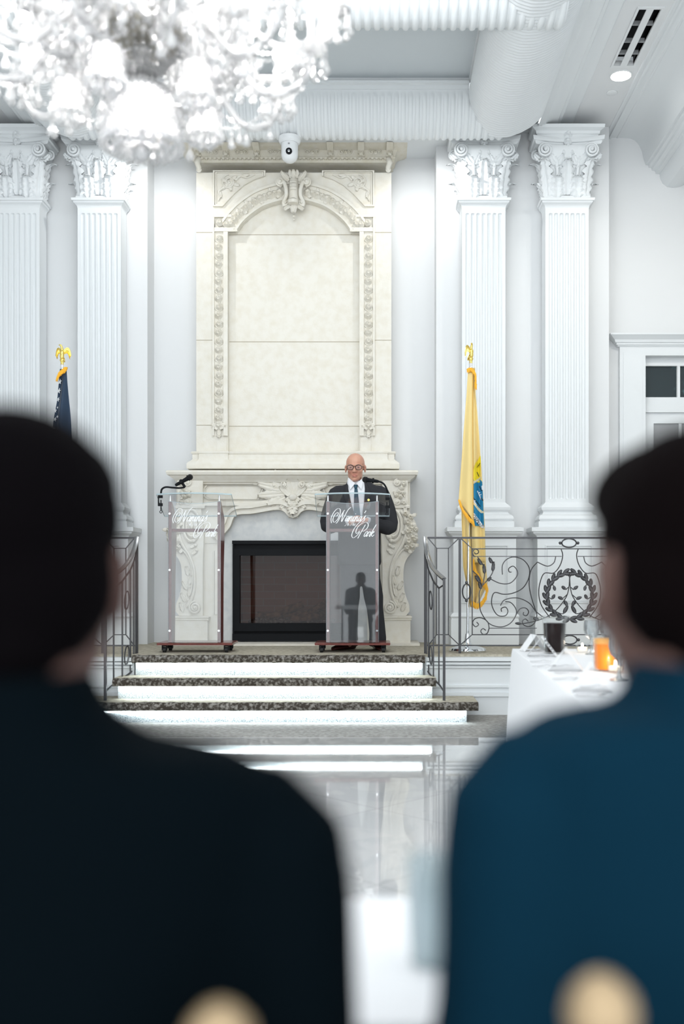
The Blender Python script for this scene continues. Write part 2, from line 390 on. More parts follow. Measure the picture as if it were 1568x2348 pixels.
# ---------------- ceiling: tray, fluted rolls, flat strips, coves
def arclen(prof, n):
    P = [Vector((a, b)) for a, b in prof]; L = [0]
    for a, b in zip(P, P[1:]): L.append(L[-1]+(b-a).length)
    out = []
    for i in range(n+1):
        s = L[-1]*i/n; k = 0
        while k < len(P)-2 and L[k+1] < s: k += 1
        t = (s-L[k])/max(L[k+1]-L[k], 1e-9); p = P[k].lerp(P[k+1], min(t, 1)); out.append((p, s))
    res = []
    for i, (p, s) in enumerate(out):
        a = out[max(i-1, 0)][0]; b = out[min(i+1, n)][0]; t = (b-a).normalized(); res.append((p, Vector((-t.y, t.x)), s, L[-1]))
    return res
def flute(u, s, L, pitch, depth, e0=0.03, e1=0.0, land=0.26):
    """depth of the channel at distance u along the run, s along the profile"""
    h = pitch*(1-land)/2; x = (u % pitch)-pitch/2
    dy = max(0, e0+h-s) if e0 > 0 else 0
    if e1 > 0: dy = max(dy, e1+h-(L-s))
    q = 1-(x*x+dy*dy)/(h*h)
    return depth*math.sqrt(q) if q > 0 else 0.0
def ell(cx, cz, rx, rz, a0, a1, n=14):
    return [(cx+rx*math.cos(math.radians(lerp(a0, a1, i/n))), cz+rz*math.sin(math.radians(lerp(a0, a1, i/n)))) for i in range(n+1)]
ZB = 5.36
FR, NR = [], []
# far roll along the chimney wall: profile in (y,z)
def roll_x(prof, x0, x1, pitch, depth, nseg, e0, e1, sgn=-1):
    R = arclen(prof, nseg); n = int((x1-x0)/pitch)*8; x1 = x0+n/8*pitch; mb = MB(); vs = []
    for i in range(n+1):
        u = i*pitch/8
        for p, nn, s, L in R:
            d = flute(u, s, L, pitch, depth, e0, e1); vs.append((x0+u, p.x+nn.x*d*sgn, p.y+nn.y*d*sgn))
    m = len(R); fs = [(i*m+j, (i+1)*m+j, (i+1)*m+j+1, i*m+j+1) for i in range(n) for j in range(m-1)]
    mb.add(vs, fs); return mb
def roll_y(prof, y0, y1, pitch, depth, nseg, sgn=-1):
    R = arclen(prof, nseg); n = int((y1-y0)/pitch)*6; mb = MB(); vs = []
    for i in range(n+1):
        u = i*pitch/6
        for p, nn, s, L in R:
            d = flute(u, s, L, pitch, depth, 0.02, 0.02); vs.append((p.x+nn.x*d*sgn, y0+u, p.y+nn.y*d*sgn))
    m = len(R); fs = [(i*m+j, (i+1)*m+j, (i+1)*m+j+1, i*m+j+1) for i in range(n) for j in range(m-1)]
    mb.add(vs, fs); return mb
XI = 0.846-CX                                          # half width of the tray between the side rolls
pf = [(9.20, 5.70), (9.205, 5.63), (9.225, 5.56), (9.265, 5.49), (9.33, 5.42), (9.42, 5.378), (9.49, 5.372), (9.53, 5.40), (9.56, 5.46), (9.60, 5.58)]
mb = roll_x(pf, CX-XI-0.4, CX+XI+0.4, 0.0655, 0.016, 26, 0.03, 0)
mb.box(CX-XI-0.4, CX+XI+0.4, 9.60, 10.3, 5.53, 5.60)
struct(mb, 'trim_3', M['paint'], angle=40)
pn = [(7.20, 5.72), (7.205, 5.63), (7.23, 5.55), (7.28, 5.47), (7.36, 5.40), (7.45, 5.365), (7.53, 5.36), (7.60, 5.38), (7.67, 5.44), (7.73, 5.54), (7.80, 5.70)]
mb = roll_x(pn, CX-XI-0.62, CX+XI+0.62, 0.0725, 0.020, 30, 0.03, 0.03)
struct(mb, 'trim_4', M['paint'], angle=40)
for i, sx in enumerate((-1, 1)):
    P = [(0.846, 5.70), (0.852, 5.62), (0.885, 5.53), (0.945, 5.45), (1.03, 5.39), (1.13, 5.36), (1.24, 5.365), (1.35, 5.405), (1.45, 5.46), (1.53, 5.53), (1.58, 5.60)]
    P = [(CX+sx*(a-CX), b) for a, b in P]
    mb = roll_y(P, 2.0, 9.46, 0.042, 0.008, 30, sgn=-1 if sx > 0 else 1)
    mb.add([(a, 9.42, b) for a, b in P]+[(P[-1][0], 9.42, 5.72), (P[0][0], 9.42, 5.72)], [tuple(range(len(P)+2))]); mb.box(min(P[0][0], P[-1][0]), max(P[0][0], P[-1][0]), 9.40, 10.3, 5.66, 5.72)
    struct(mb, 'trim_%d' % (5+i), M['paint'], angle=50)
def extrude_y(mb, prof, y0, y1, seg=1):
    n = len(prof); vs = [(x, y0, z) for x, z in prof]+[(x, y1, z) for x, z in prof]
    mb.add(vs, [(k, k+1, n+k+1, n+k) for k in range(n-1)])
for i, sx in enumerate((-1, 1)):
    # crown between the roll and the flat strip, beads beyond it, then the big outer cove
    P = [(1.565,5.585),(1.60,5.585),(1.605,5.60),(1.63,5.60),(1.66,5.63),(1.70,5.645),(1.76,5.65),(1.775,5.665),(1.80,5.665),(1.815,5.69),(1.85,5.70),(1.90,5.695),(1.93,5.70),(1.946,5.72)]
    mb = MB(); extrude_y(mb, [(CX+sx*(a-CX), b) for a, b in P], 1.0, 10.0); struct(mb, 'trim_%d' % (7+i), M['paint'], angle=30)
    P = [(2.33,5.72),(2.335,5.712),(2.35,5.712),(2.355,5.72),(2.375,5.72),(2.38,5.705),(2.40,5.705),(2.405,5.72),(2.46,5.72),(2.465,5.714),(2.48,5.714),(2.485,5.72),
         (2.54,5.72),(2.60,5.714),(2.65,5.693),(2.69,5.65),(2.72,5.59),(2.74,5.50),(2.76,5.44),(2.785,5.44),(2.79,5.415),(2.82,5.41),(2.825,5.385),(2.86,5.375),(2.865,5.35),(2.905,5.345),
         (2.91,5.30),(2.935,5.25),(2.98,5.215),(3.04,5.205),(3.11,5.215),(3.19,5.25),(3.25,5.32),(3.28,5.42),(3.30,5.60),(3.42,5.72),(3.7,5.75),(4.0,5.75)]
    mb = MB(); extrude_y(mb, [(CX+sx*(a-CX), b) for a, b in P], 1.0, 10.26); struct(mb, 'trim_%d' % (9+i), M['paint'], angle=28)
    # flat strip, with the slot of the vent cut out on the right
    mb = MB(); a, b = CX+sx*(1.946-CX), CX+sx*(2.34-CX); a, b = min(a, b), max(a, b)
    if sx > 0:
        v0, v1, w0, w1 = 2.085, 2.262, 7.93, 8.80
        mb.box(a, v0, 1.0, 10.26, 5.72, 5.76); mb.box(v1, b, 1.0, 10.26, 5.72, 5.76); mb.box(v0, v1, 1.0, w0, 5.72, 5.76); mb.box(v0, v1, w1, 10.26, 5.72, 5.76)
    else: mb.box(a, b, 1.0, 10.26, 5.72, 5.76)
    struct(mb, 'ceiling_strip', M['wall'])
# tray mouldings and the grey ceiling inside it
mb = MB()
tp = [(9.20,5.70),(9.185,5.70),(9.185,5.735),(9.15,5.74),(9.15,5.762),(9.20,5.765),(9.20,5.81)]
x0, x1 = CX-XI, CX+XI
vs = [(x0, y, z) for y, z in tp]+[(x1, y, z) for y, z in tp]; n = len(tp)
mb.add(vs, [(k, k+1, n+k+1, n+k) for k in range(n-1)])
for sx in (-1, 1):
    P = [(CX+sx*(XI+9.20-y), z) for y, z in tp]; extrude_y(mb, P, 7.88, 9.2)
struct(mb, 'trim_11', M['paint'], angle=30)
mb = MB(); mb.box(x0-0.05, x1+0.05, 7.8, 9.25, 5.81, 5.85); mb.box(x0-0.05, x1+0.05, 1.0, 7.25, 5.81, 5.85); struct(mb, 'ceiling', M['tray'])
mb = MB(); mb.box(-5.2, 4.0, 1.0, 10.5, 6.28, 6.36); struct(mb, 'ceiling_upper', M['wall'])
# linear vent, downlight, sensor
v = thing('ceiling_vent', (2.17, 8.36, 5.72), 'long two-slot air vent set in the flat ceiling strip beside the downlight', 'vent')
mb = MB()
for a, b, c, d in ((2.065,2.085,7.9,8.83),(2.262,2.285,7.9,8.83),(2.0855,2.2615,7.9,7.93),(2.0855,2.2615,8.80,8.83),(2.145,2.202,7.9305,8.7995)): mb.box(a, b, c, d, 5.712, 5.7195)
mb.build('frame', M['white_plastic'], v, world=True)
mb = MB()
M['greymetal'] = mat('grey_metal', (0.35,0.36,0.37), 0.5)
for y in (8.17, 8.43, 8.62):
    mb = MB(); mb.box(2.085, 2.262, y, y+0.012, 5.725, 5.76); mb.build('baffle', M['greymetal'], v, world=True)
mb = MB(); mb.box(2.08, 2.27, 7.92, 8.81, 5.80, 5.81); mb.box(2.08, 2.085, 7.92, 8.81, 5.73, 5.81); mb.box(2.262, 2.267, 7.92, 8.81, 5.73, 5.81); mb.build('duct', M['black'], v, world=True)
dl = thing('downlight', (2.196, 8.98, 5.72), 'lit round recessed downlight in the flat ceiling strip, next to the vent', 'light')
mb = MB(); mb.lathe([(0.10,0.0),(0.10,-0.006),(0.085,-0.008),(0.08,0.0)], (0,0,0), 28); mb.build('trim_ring', M['white_plastic'], dl)
mb = MB(); mb.lathe([(0.088,-0.001),(0.088,-0.009),(0.05,-0.011)], (0,0,0), 28); mb.build('bulb', mat('lit_lamp', (1,1,1), 0.5, emit=((1,0.99,0.96), 14)), dl)
mb = MB(); mb.lathe([(0.05,0),(0.05,-0.006),(0.045,-0.008)], (2.19, 9.30, 5.72), 20); tag(mb.build('ceiling_sensor', M['white_plastic'], angle=30), 'small flush round disc in the ceiling strip between downlight and pilaster', 'sensor')
# ================================================================ CARVED ORNAMENT
def frame_at(o, ang, y=0):
    """local frame on a wall plane: along, side, out"""
    return Vector((math.sin(ang), 0, math.cos(ang))), Vector((math.cos(ang), 0, -math.sin(ang))), Vector((0, -1, 0))
def leaf(mb, o, ang, L, Wd, curl=0.03, nu=8, nv=12, thick=0.006, side_out=None, lobes=5, lift=0.0, hook=0.25):
    """acanthus leaf: o base point, ang in the x-z plane, tip curling outward"""
    o = Vector(o); T, S, O = frame_at(o, ang)
    if side_out is not None: O = Vector(side_out).normalized(); S = T.cross(O)
    def at(u, v, back):
        if v < 1-hook: al = L*v/(1-hook*0.55); out = lift+curl*0.35*(v/(1-hook))**2
        else:
            q = (v-(1-hook))/hook*2.5; r = L*hook*0.36
            al = L*(1-hook)/(1-hook*0.55)+r*math.sin(q)*1.0; out = lift+curl*0.35+curl*0.9*(1-math.cos(q))/1.8
        wv = Wd*0.5*(0.55+0.45*math.sin(PI*min(v*1.15, 1)**0.75))*(1 if v < .72 else math.sqrt(max(0.02, 1-((v-.72)/.285)**2)))
        if lobes == 1: wv = Wd*0.5*math.sin(PI*(0.04+0.95*v)**0.8)
        ph = (v*lobes-abs(u)*0.9) % 1
        wv *= 1-0.42*max(0, (0.30-abs(ph-0.15))/0.30)*(abs(u)**2)*(lobes > 1)
        uu = u*wv; au = abs(u)
        relief = 1.25*Wd*(0.16*math.sin(PI*min(1, au*1.15))*(1-.4*au)+0.05*(1-min(1, au*6))+0.06*math.cos(2*PI*(v*lobes-au*0.9))*min(1, au*2)*(lobes > 1)+(0.07*math.cos(u*3*PI) if lobes == 1 else 0))
        return o+T*al+S*uu+O*(out+relief-(thick if back else 0))
    f = len(mb.v)
    mb.grid(lambda a, b: at(a*2-1, b, False), nu, nv)
    mb.grid(lambda a, b: at(a*2-1, b, True), nu, nv, flip=True)
    m = nu+1; n0 = f; n1 = f+m*(nv+1)
    for j in range(nv):
        mb.f.append((n0+j*m, n0+(j+1)*m, n1+(j+1)*m, n1+j*m)); mb.f.append((n0+j*m+nu, n1+j*m+nu, n1+(j+1)*m+nu, n0+(j+1)*m+nu))
    for i in range(nu): mb.f.append((n0+nv*m+i, n0+nv*m+i+1, n1+nv*m+i+1, n1+nv*m+i))
def scroll(mb, c, r, turns=2.0, start=0.0, d=1, tube=0.012, out=0.02, n=6, tail=None, wid=None, taper=True):
    """spiral band in the x-z plane; out = how far the eye stands forward"""
    c = Vector(c); N = int(turns*14); P = []
    if tail: P += [Vector(t) for t in tail]
    for i in range(N+1):
        t = i/N; a = start+d*turns*2*PI*t; rr = r*(1-t)**0.9+tube*0.8*t
        P.append(c+Vector((rr*math.cos(a), -out*t, rr*math.sin(a))))
    k = len(P)
    rad = [tube*(1.0 if not taper else (0.75+0.25*min(1, i/6))) for i in range(k)]
    mb.tube(P, rad, n, flat=wid, up=(0,1,0))
    mb.ball(c+Vector((0,-out,0)), tube*1.5, 8, 5)
def rose(mb, c, r, h=None, petals=5, n=20, rings=5, ph=0):
    c = Vector(c); h = h or r*0.7; vs = []; fs = []
    for i in range(rings+1):
        q = i/rings
        for k in range(n):
            a = 2*PI*k/n
            pet = abs(math.cos(petals*a/2+ph+q*1.3)); rr = r*q*(0.86+0.14*pet)
            z = h*((1-q**2.2)*0.75+0.28*pet*math.sin(PI*q))*(1-0.25*math.cos(q*9))
            vs.append((c.x+rr*math.cos(a), c.y-max(z, 0), c.z+rr*math.sin(a)))
    for i in range(rings):
        for k in range(n):
            a = i*n+k; b = i*n+(k+1) % n; fs.append((a, b, b+n, a+n))
    mb.add(vs, fs)
# ================================================================ PILASTERS
DSH = 9.78                                             # face of the shafts
def flute_face(mb, x0, x1, y, z0, z1, count, depth, margin):
    pitch = (x1-x0-2*margin)/count; h = pitch*0.36; cols = [x0]
    for k in range(count):
        c = x0+margin+pitch*(k+0.5)
        cols += [c-h*1.001]+[c+h*math.sin(lerp(-PI/2, PI/2, q/8)) for q in range(0, 9)]+[c+h*1.001]
    cols.append(x1)
    rows = [z0, z0+0.03]+[z0+0.03+h*q for q in (0.05, .2,.4,.6,.8,1)]+[lerp(z0+.03+h, z1-.05-h, q/4) for q in range(1, 4)]+[z1-0.05-h*q for q in (1,.8,.6,.4,.2,.05)]+[z1-0.05, z1]
    vs = []
    for z in rows:
        for x in cols:
            u = (x-(x0+margin)); k = int(u//pitch); d = 0
            if 0 <= u < pitch*count:
                dx = u-pitch*(k+.5); dz = max(0, z0+0.03+h-z, z-(z1-0.05-h)); q = 1-(dx*dx+dz*dz)/(h*h)
                if q > 0: d = depth*math.sqrt(q)
            vs.append((x, y+d, z))
    m = len(cols)
    mb.add(vs, [(j*m+i, j*m+i+1, (j+1)*m+i+1, (j+1)*m+i) for j in range(len(rows)-1) for i in range(m-1)])
def capital_mb():
    """Corinthian pilaster capital, x centred, front towards -y, z from 0 to 0.58; wall face at y=0.22"""
    mb = MB(); Y = 0.199
    ws = [(0,0.215),(0.10,0.212),(0.25,0.222),(0.36,0.245),(0.44,0.275),(0.47,0.28),(0.50,0.27)]
    mb.mould(-0.2, 0.2, 0.015, Y, [(z, w_-0.2) for z, w_ in ws])
    mb.mould(-0.225, 0.225, -0.012, Y, [(0,0),(0.012,0.004),(0.02,0.0)])
    # lower leaves, upper leaves
    for x, L, Wd, z in ((-0.10,0.205,0.17,0.0),(0.10,0.205,0.17,0.0)): leaf(mb, (x, 0.0, z), 0, L, Wd, 0.085, 10, 16, lobes=5, hook=0.34)
    leaf(mb, (0, 0.004, 0.03), 0, 0.34, 0.18, 0.09, 10, 18, lobes=6, hook=0.28)
    for s in (-1, 1):
        leaf(mb, (s*0.185, 0.02, 0.0), s*0.04, 0.38, 0.17, 0.10, 8, 18, side_out=(s*0.75,-1,0), lobes=6, hook=0.28)
        leaf(mb, (s*0.215, 0.12, 0.0), 0, 0.20, 0.16, 0.08, 8, 14, side_out=(s,0,0), lobes=6, hook=0.3)
        leaf(mb, (s*0.22, 0.12, 0.05), 0, 0.34, 0.14, 0.10, 8, 14, side_out=(s,-.1,0), lobes=6, hook=0.24)
        # stalk between the leaves, calyx, volutes
        mb.tube([(s*0.095, -0.015, 0.17), (s*0.10, -0.022, 0.26), (s*0.105, -0.03, 0.33)], [0.018, 0.016, 0.02], 8)
        mb.lathe([(0.02,0),(0.027,0.01),(0.02,0.02)], (s*0.10,-0.022,0.285), 8)
        leaf(mb, (s*0.10, -0.03, 0.32), s*0.65, 0.14, 0.10, 0.035, 6, 10, lobes=4)
        leaf(mb, (s*0.10, -0.03, 0.32), -s*0.5, 0.11, 0.08, 0.03, 6, 10, lobes=4)
        tail = crom([(s*0.105,-0.03,0.36), (s*0.12,-0.04,0.43), (s*0.16,-0.05,0.485), (s*0.205,-0.06,0.51)], 4)
        scroll(mb, (s*0.225, -0.07, 0.445), 0.068, 2.2, PI/2+s*0.1, -s, 0.013, 0.03, tail=tail)
        mb.lathe([(0.06,0.0),(0.065,0.03),(0.06,0.10)], (s*0.225, -0.055, 0.445), 16, ax='y')
        leaf(mb, (s*0.26, -0.03, 0.36), s*0.9, 0.09, 0.07, 0.03, 6, 8, lobes=4)
        tail = crom([(s*0.095,-0.03,0.36), (s*0.085,-0.04,0.42), (s*0.07,-0.045,0.465)], 4)
        scroll(mb, (s*0.042, -0.04, 0.44), 0.036, 1.8, PI/2-s*0.3, s, 0.009, 0.015, tail=tail)
        scroll(mb, (s*0.29, 0.06, 0.445), 0.05, 1.6, PI/2, -s, 0.012, 0.0)
    leaf(mb, (-0.03, -0.03, 0.40), PI, 0.06, 0.07, 0.02, 6, 6, lobes=3); leaf(mb, (0.03, -0.03, 0.40), PI, 0.06, 0.07, 0.02, 6, 6, lobes=3)
    # concave abacus
    vs = []; N = 16
    prof = [(0.505,0.0),(0.515,0.008),(0.535,0.012),(0.54,0.028),(0.575,0.034),(0.58,0.03)]
    for z, o in prof:
        for i in range(N+1):
            t = i/N*2-1; vs.append((t*(0.315+o), -0.075-o+0.07*(1-t*t), z))
        vs += [(0.315+o, Y, z), (-0.315-o, Y, z)]
    m = N+3; fs = [(j*m+i, j*m+(i+1) % m, (j+1)*m+(i+1) % m, (j+1)*m+i) for j in range(len(prof)-1) for i in range(m)]
    fs += [tuple(range(m))[::-1], tuple(range((len(prof)-1)*m, len(prof)*m))]
    mb.add(vs, fs)
    mb.v = [(x, min(y, Y-.001), z) for x, y, z in mb.v]
    rose(mb, (0, -0.035, 0.545), 0.042, 0.03, 6)
    rose(mb, (0, -0.03, 0.50), 0.035, 0.03, 5)
    return mb
def pilaster(px, label, block):
    r = thing('pilaster', (px, DSH, ZS), label, 'pilaster', 'tall fluted pilasters beside the fireplace')
    Y = DP-DSH-.021; zz = lambda py: HC+(VY-py)*DSH/F-ZS
    zb, zc = zz(1152), zz(477)
    mb = MB(); w_ = 0.215
    mb.box(-w_, w_, 0.03, Y, zb, zc); flute_face(mb, -w_, w_, 0, zb, zc, 7, 0.02, 0.028)
    mb.box(-w_, -w_+0.001, 0, 0.031, zb, zc); mb.box(w_-0.001, w_, 0, 0.031, zb, zc)
    mb.build('shaft', M['paint'], r, angle=35)
    mb = MB(); mb.mould(-w_, w_, 0, Y, [(zc,0),(zc+.02,.004),(zc+.035,.015),(zc+.045,.03),(zc+.06,.034),(zc+.062,.045),(zc+.085,.05),(zc+.09,.04),(zc+.1,.0)])
    mb.build('necking', M['paint'], r, angle=30)
    c = capital_mb(); c.xform(Matrix.Translation((0, 0, zc+0.095))); c.build('capital', M['paint'], r, angle=50)
    zt = zc+0.095+0.58
    if block:
        mb = MB(); mb.mould(-0.30, 0.30, -0.04, Y, [(zt-.005,0),(zt+.03,0.0),(zt+.035,.01),(zt+.06,.015),(zt+.075,.04),(zt+.08,.05),(zt+.11,.055),(zt+.115,.05)])
        rose(mb, (0, -0.04, zt+0.03), 0.045, 0.03, 6)
        mb.build('impost_block', M['paint'], r, angle=35)
    # attic base
    P = [(zb,0.0),(zb-.012,.008),(zb-.03,.03),(zb-.05,.045),(zb-.075,.04),(zb-.085,.028),(zb-.10,.022),(zb-.12,.035),(zb-.125,.05),(zb-.14,.065),(zb-.165,.072),(zb-.185,.06),(zb-.19,.075),(zb-.25,.075)]
    mb = MB(); mb.mould(-w_, w_, 0, Y, P[::-1]); mb.build('base', M['paint'], r, angle=30)
    zp = zb-0.25
    mb = MB(); mb.mould(-w_, w_, -0.0, Y, [(zp,.155),(zp-.04,.155),(zp-.045,.14),(zp-.06,.135),(zp-.075,.11),(zp-.085,.10),(zp-.10,.10)][::-1]+[(zp,.155)])
    mb.build('pedestal_cap', M['paint'], r, angle=30)
    mb = MB(); zq = zp-0.10
    X = w_+.09; mb.box(-X, X, -.09, Y, 0.0, zq)
    for a, e, h in ((0.075, 0.012, 0.012), (0.095, 0.006, 0.01)):
        z0, z1 = 0.42, zq-0.07
        for q in (mb.box,): q(-X+a, X-a, -.09-e, -.085, z1-a+.075-h, z1-a+.075); q(-X+a, X-a, -.09-e, -.085, z0+a-.075, z0+a-.075+h); q(-X+a, -X+a+h, -.09-e, -.085, z0+a-.0749+h, z1-a+.0749-h); q(X-a-h, X-a, -.09-e, -.085, z0+a-.0749+h, z1-a+.0749-h)
    mb.mould(-X, X, -.09, Y, [(0.002,.025),(.25,.025),(.27,.02),(.29,.03),(.31,.02),(.325,.0)])
    mb.build('pedestal', M['paint'], r, angle=30)
    return r
XP = [(-3.53, 'white fluted pilaster cut by the left edge of the photo', True),
      (-2.731, 'white fluted pilaster just left of the fireplace, right of the dark blue flag', False),
      (1.045, 'white fluted pilaster just right of the fireplace, behind the yellow flag', False),
      (1.863, 'white fluted pilaster furthest right, nearest the door with the transom', True)]
for x, l, b in XP: pilaster(x, l, b)

# ================================================================ FIREPLACE
fp = thing('fireplace', (CX, 10.1, ZS), 'tall cream carved stone fireplace with arched overmantel and black gas firebox, centred on the stage', 'fireplace')
DB = 10.08                                             # face of the chimney breast
def X(px, d=DB): return (px-VX)*d/F
def Z(py, d=DB): return HC+(VY-py)*d/F
def P2(px, py, d=DB): return (X(px, d), Z(py, d))
def mir(P): return [(2*CX-a, b) for a, b in P]
bx0, bx1 = CX-1.0, CX+1.0
xl, xr = X(450), 2*CX-X(450)
# breast built around the arched recess
arch = [P2(*p) for p in ((523,533),(541,533),(556,512),(575,494),(600,477),(625,467),(650,461),(674,459))]
inner = [(X(523), Z(1040))]+arch; inner_full = inner+mir(inner)[::-1][1:]
n = len(inner_full)
def outer_pt(k):
    L = len(inner); q = k if k < L else 2*L-2-k
    t = [Z(1040), Z(700), Z(398)]
    if q == 0: p = (xl, Z(1040))
    elif q == 1: p = (xl, Z(533))
    elif q == 2: p = (xl, Z(500))
    else: p = (lerp(xl, CX, (q-3)/(L-4)), Z(396))
    return p if k < L else (2*CX-p[0], p[1])
mb = MB(); mb.strip_xz(inner_full, [outer_pt(k) for k in range(n)], DB, DR-0.005)
mb.box(X(455), 2*CX-X(455), DB+0.07, DR-0.004, Z(1040), Z(430))
mb.build('overmantel', M['stone'], fp, world=True)
for py in (533, 780, 975):
    z = Z(py); mb = MB()
    for a, b, y in ((xl, X(490), DB), (X(523), 2*CX-X(523), DB+0.07), (2*CX-X(490), 2*CX-xl, DB)): mb.box(a, b, y-0.002, y+0.004, z-0.003, z+0.003)
    mb.build('stone_joint', M['joint'], fp, world=True)
# arch frame: raised fillets around the band of flowers
def offset_band(mb, P, w0, w1, y0, y1):
    V = [Vector((a, 0, b)) for a, b in P]; N = len(V); L = []; R = []
    for i, p in enumerate(V):
        t = (V[min(i+1, N-1)]-V[max(i-1, 0)]).normalized(); s = Vector((-t.z, 0, t.x))
        a = p+s*w0; b = p+s*w1; L.append((a.x, a.z)); R.append((b.x, b.z))
    mb.strip_xz(L, R, y0, y1)
archc = crom([(a, b, 0) for a, b in [P2(*p) for p in ((541,533),(556,512),(575,494),(600,477),(625,467),(650,461),(674,459))]], 5)
archc = [(p.x, p.y) for p in archc]; archf = archc+mir(archc)[::-1][1:]
mb = MB(); offset_band(mb, archf, 0.0, 0.02, DB-0.035, DB+0.02); offset_band(mb, archf, 0.02, 0.155, DB-0.012, DB+0.02); offset_band(mb, archf, 0.155, 0.178, DB-0.035, DB+0.02)
for s in (-1, 1):
    f = lambda a: CX+s*(a-CX)
    def bb(a, b, y0, y1, z0, z1): mb.box(min(f(a), f(b)), max(f(a), f(b)), y0, y1, z0, z1)
    bb(X(488), X(492), DB-0.03, DB+0.01, Z(1000), Z(515)); bb(X(513), X(523), DB-0.03, DB+0.01, Z(1000), Z(528))
    bb(X(492), X(513), DB-0.008, DB+0.01, Z(1000), Z(528)); bb(X(492.5), X(545), DB-0.034, DB+0.01, Z(533), Z(524)); bb(X(488), X(532), DB-0.032, DB+0.01, Z(500), Z(494))
    bb(X(488.2), X(492), DB-0.029, DB+0.01, Z(530), Z(498)); bb(X(497), X(520), DB-0.012, DB+0.01, Z(1040), Z(1004))
mb.build('arch_frame', M['stone'], fp, world=True)
# flower drops
for s in (-1, 1):
    mb = MB(); f = lambda a: CX+s*(a-CX); xc = f(X(502.5)); k = 0; py = 548
    while py < 975:
        rose(mb, (xc+0.004*(-1)**k, DB-0.008, Z(py)), 0.042, 0.042, 5+k % 2, 18, 5, k*0.7)
        for q in (-1, 1): leaf(mb, (xc, DB-0.01, Z(py+9)), q*1.0+PI*0.5*(k % 2), 0.05, 0.03, 0.015, 4, 6, lobes=3)
        py += 19.6; k += 1
    for q in (-1.2, -0.5, 0.5, 1.2): leaf(mb, (xc, DB-0.02, Z(972)), PI+q, 0.075, 0.05, 0.03, 6, 8, lobes=3)
    rose(mb, (xc, DB-0.02, Z(975)), 0.045, 0.04, 5)
    leaf(mb, (xc, DB-0.015, Z(985)), PI, 0.09, 0.06, 0.03, 6, 8, lobes=4); mb.ball((xc, DB-0.02, Z(997)), 0.022, 8, 5)
    mb.build('flower_drop', M['stone'], fp, world=True, angle=50)
    # garland along the arch
    mb = MB(); pts = [(a, b) for a, b in archc]; L = len(pts)
    for i in range(2, L-5, 2):
        a = Vector(pts[i]); t = (Vector(pts[i+1])-Vector(pts[i-1])).normalized(); c = a+Vector((-t.y, t.x))*0.085
        x = f(c.x); rose(mb, (x, DB-0.012, c.y), 0.042+0.006*(i % 4 == 0), 0.045, 5, 16, 5, i)
        leaf(mb, (x, DB-0.014, c.y), s*(0.8+i*0.9), 0.07, 0.045, 0.02, 5, 7, lobes=3)
        mb.ball((x+random.uniform(-.03,.03), DB-0.02, c.y+random.uniform(-.03,.03)), 0.016, 7, 5)
    for (px, py) in ((505,512),(520,516)): rose(mb, (f(X(px)), DB-0.02, Z(py)), 0.04, 0.04, 5)
    mb.build('garland', M['stone'], fp, world=True, angle=50)
    # spandrel panel
    mb = MB(); poly = [P2(*p) for p in ((489,393),(609,393),(609,405),(585,413),(560,427),(537,447),(511,475),(489,475))]
    poly = [(f(a), b) for a, b in poly]; 
    def ring(sc_, w_, y0):
        c = Vector((sum(p[0] for p in poly)/len(poly), sum(p[1] for p in poly)/len(poly)))
        A = [tuple(c+(Vector(p)-c)*sc_) for p in poly]; B = [tuple(c+(Vector(p)-c)*(sc_-w_)) for p in poly]
        mb.strip_xz(A+[A[0]], B+[B[0]], y0, DB+0.01)
    ring(1.0, 0.06, DB-0.028); ring(0.92, 0.05, DB-0.015)
    cx_, cz_ = f(X(525)), Z(418)
    scroll(mb, (cx_, DB-0.012, cz_), 0.075, 1.7, PI*0.5, s, 0.009, 0.008)
    for a, L_ in ((0.9,0.10),(1.9,0.12),(2.9,0.10),(3.9,0.11),(5.0,0.08)): leaf(mb, (cx_, DB-0.006, cz_), s*a, L_, 0.045, 0.012, 5, 8, lobes=3, thick=0.004)
    tail = crom([(f(X(540)), DB-0.01, Z(415)), (f(X(552)), DB-0.014, Z(405)), (f(X(566)), DB-0.014, Z(409)), (f(X(585)), DB-0.01, Z(401))], 5); mb.tube(tail, lambda t: 0.012*(1-t*.6), 6)
    leaf(mb, (f(X(552)), DB-0.008, Z(405)), s*1.4, 0.09, 0.035, 0.012, 5, 7, lobes=3)
    tail = crom([(f(X(515)), DB-0.01, Z(430)), (f(X(502)), DB-0.014, Z(440)), (f(X(505)), DB-0.014, Z(452)), (f(X(500)), DB-0.01, Z(462))], 5); mb.tube(tail, lambda t: 0.012*(1-t*.6), 6)
    leaf(mb, (f(X(503)), DB-0.008, Z(438)), s*2.9, 0.08, 0.035, 0.012, 5, 7, lobes=3)
    mb.build('spandrel_panel', M['stone'], fp, world=True, angle=40)
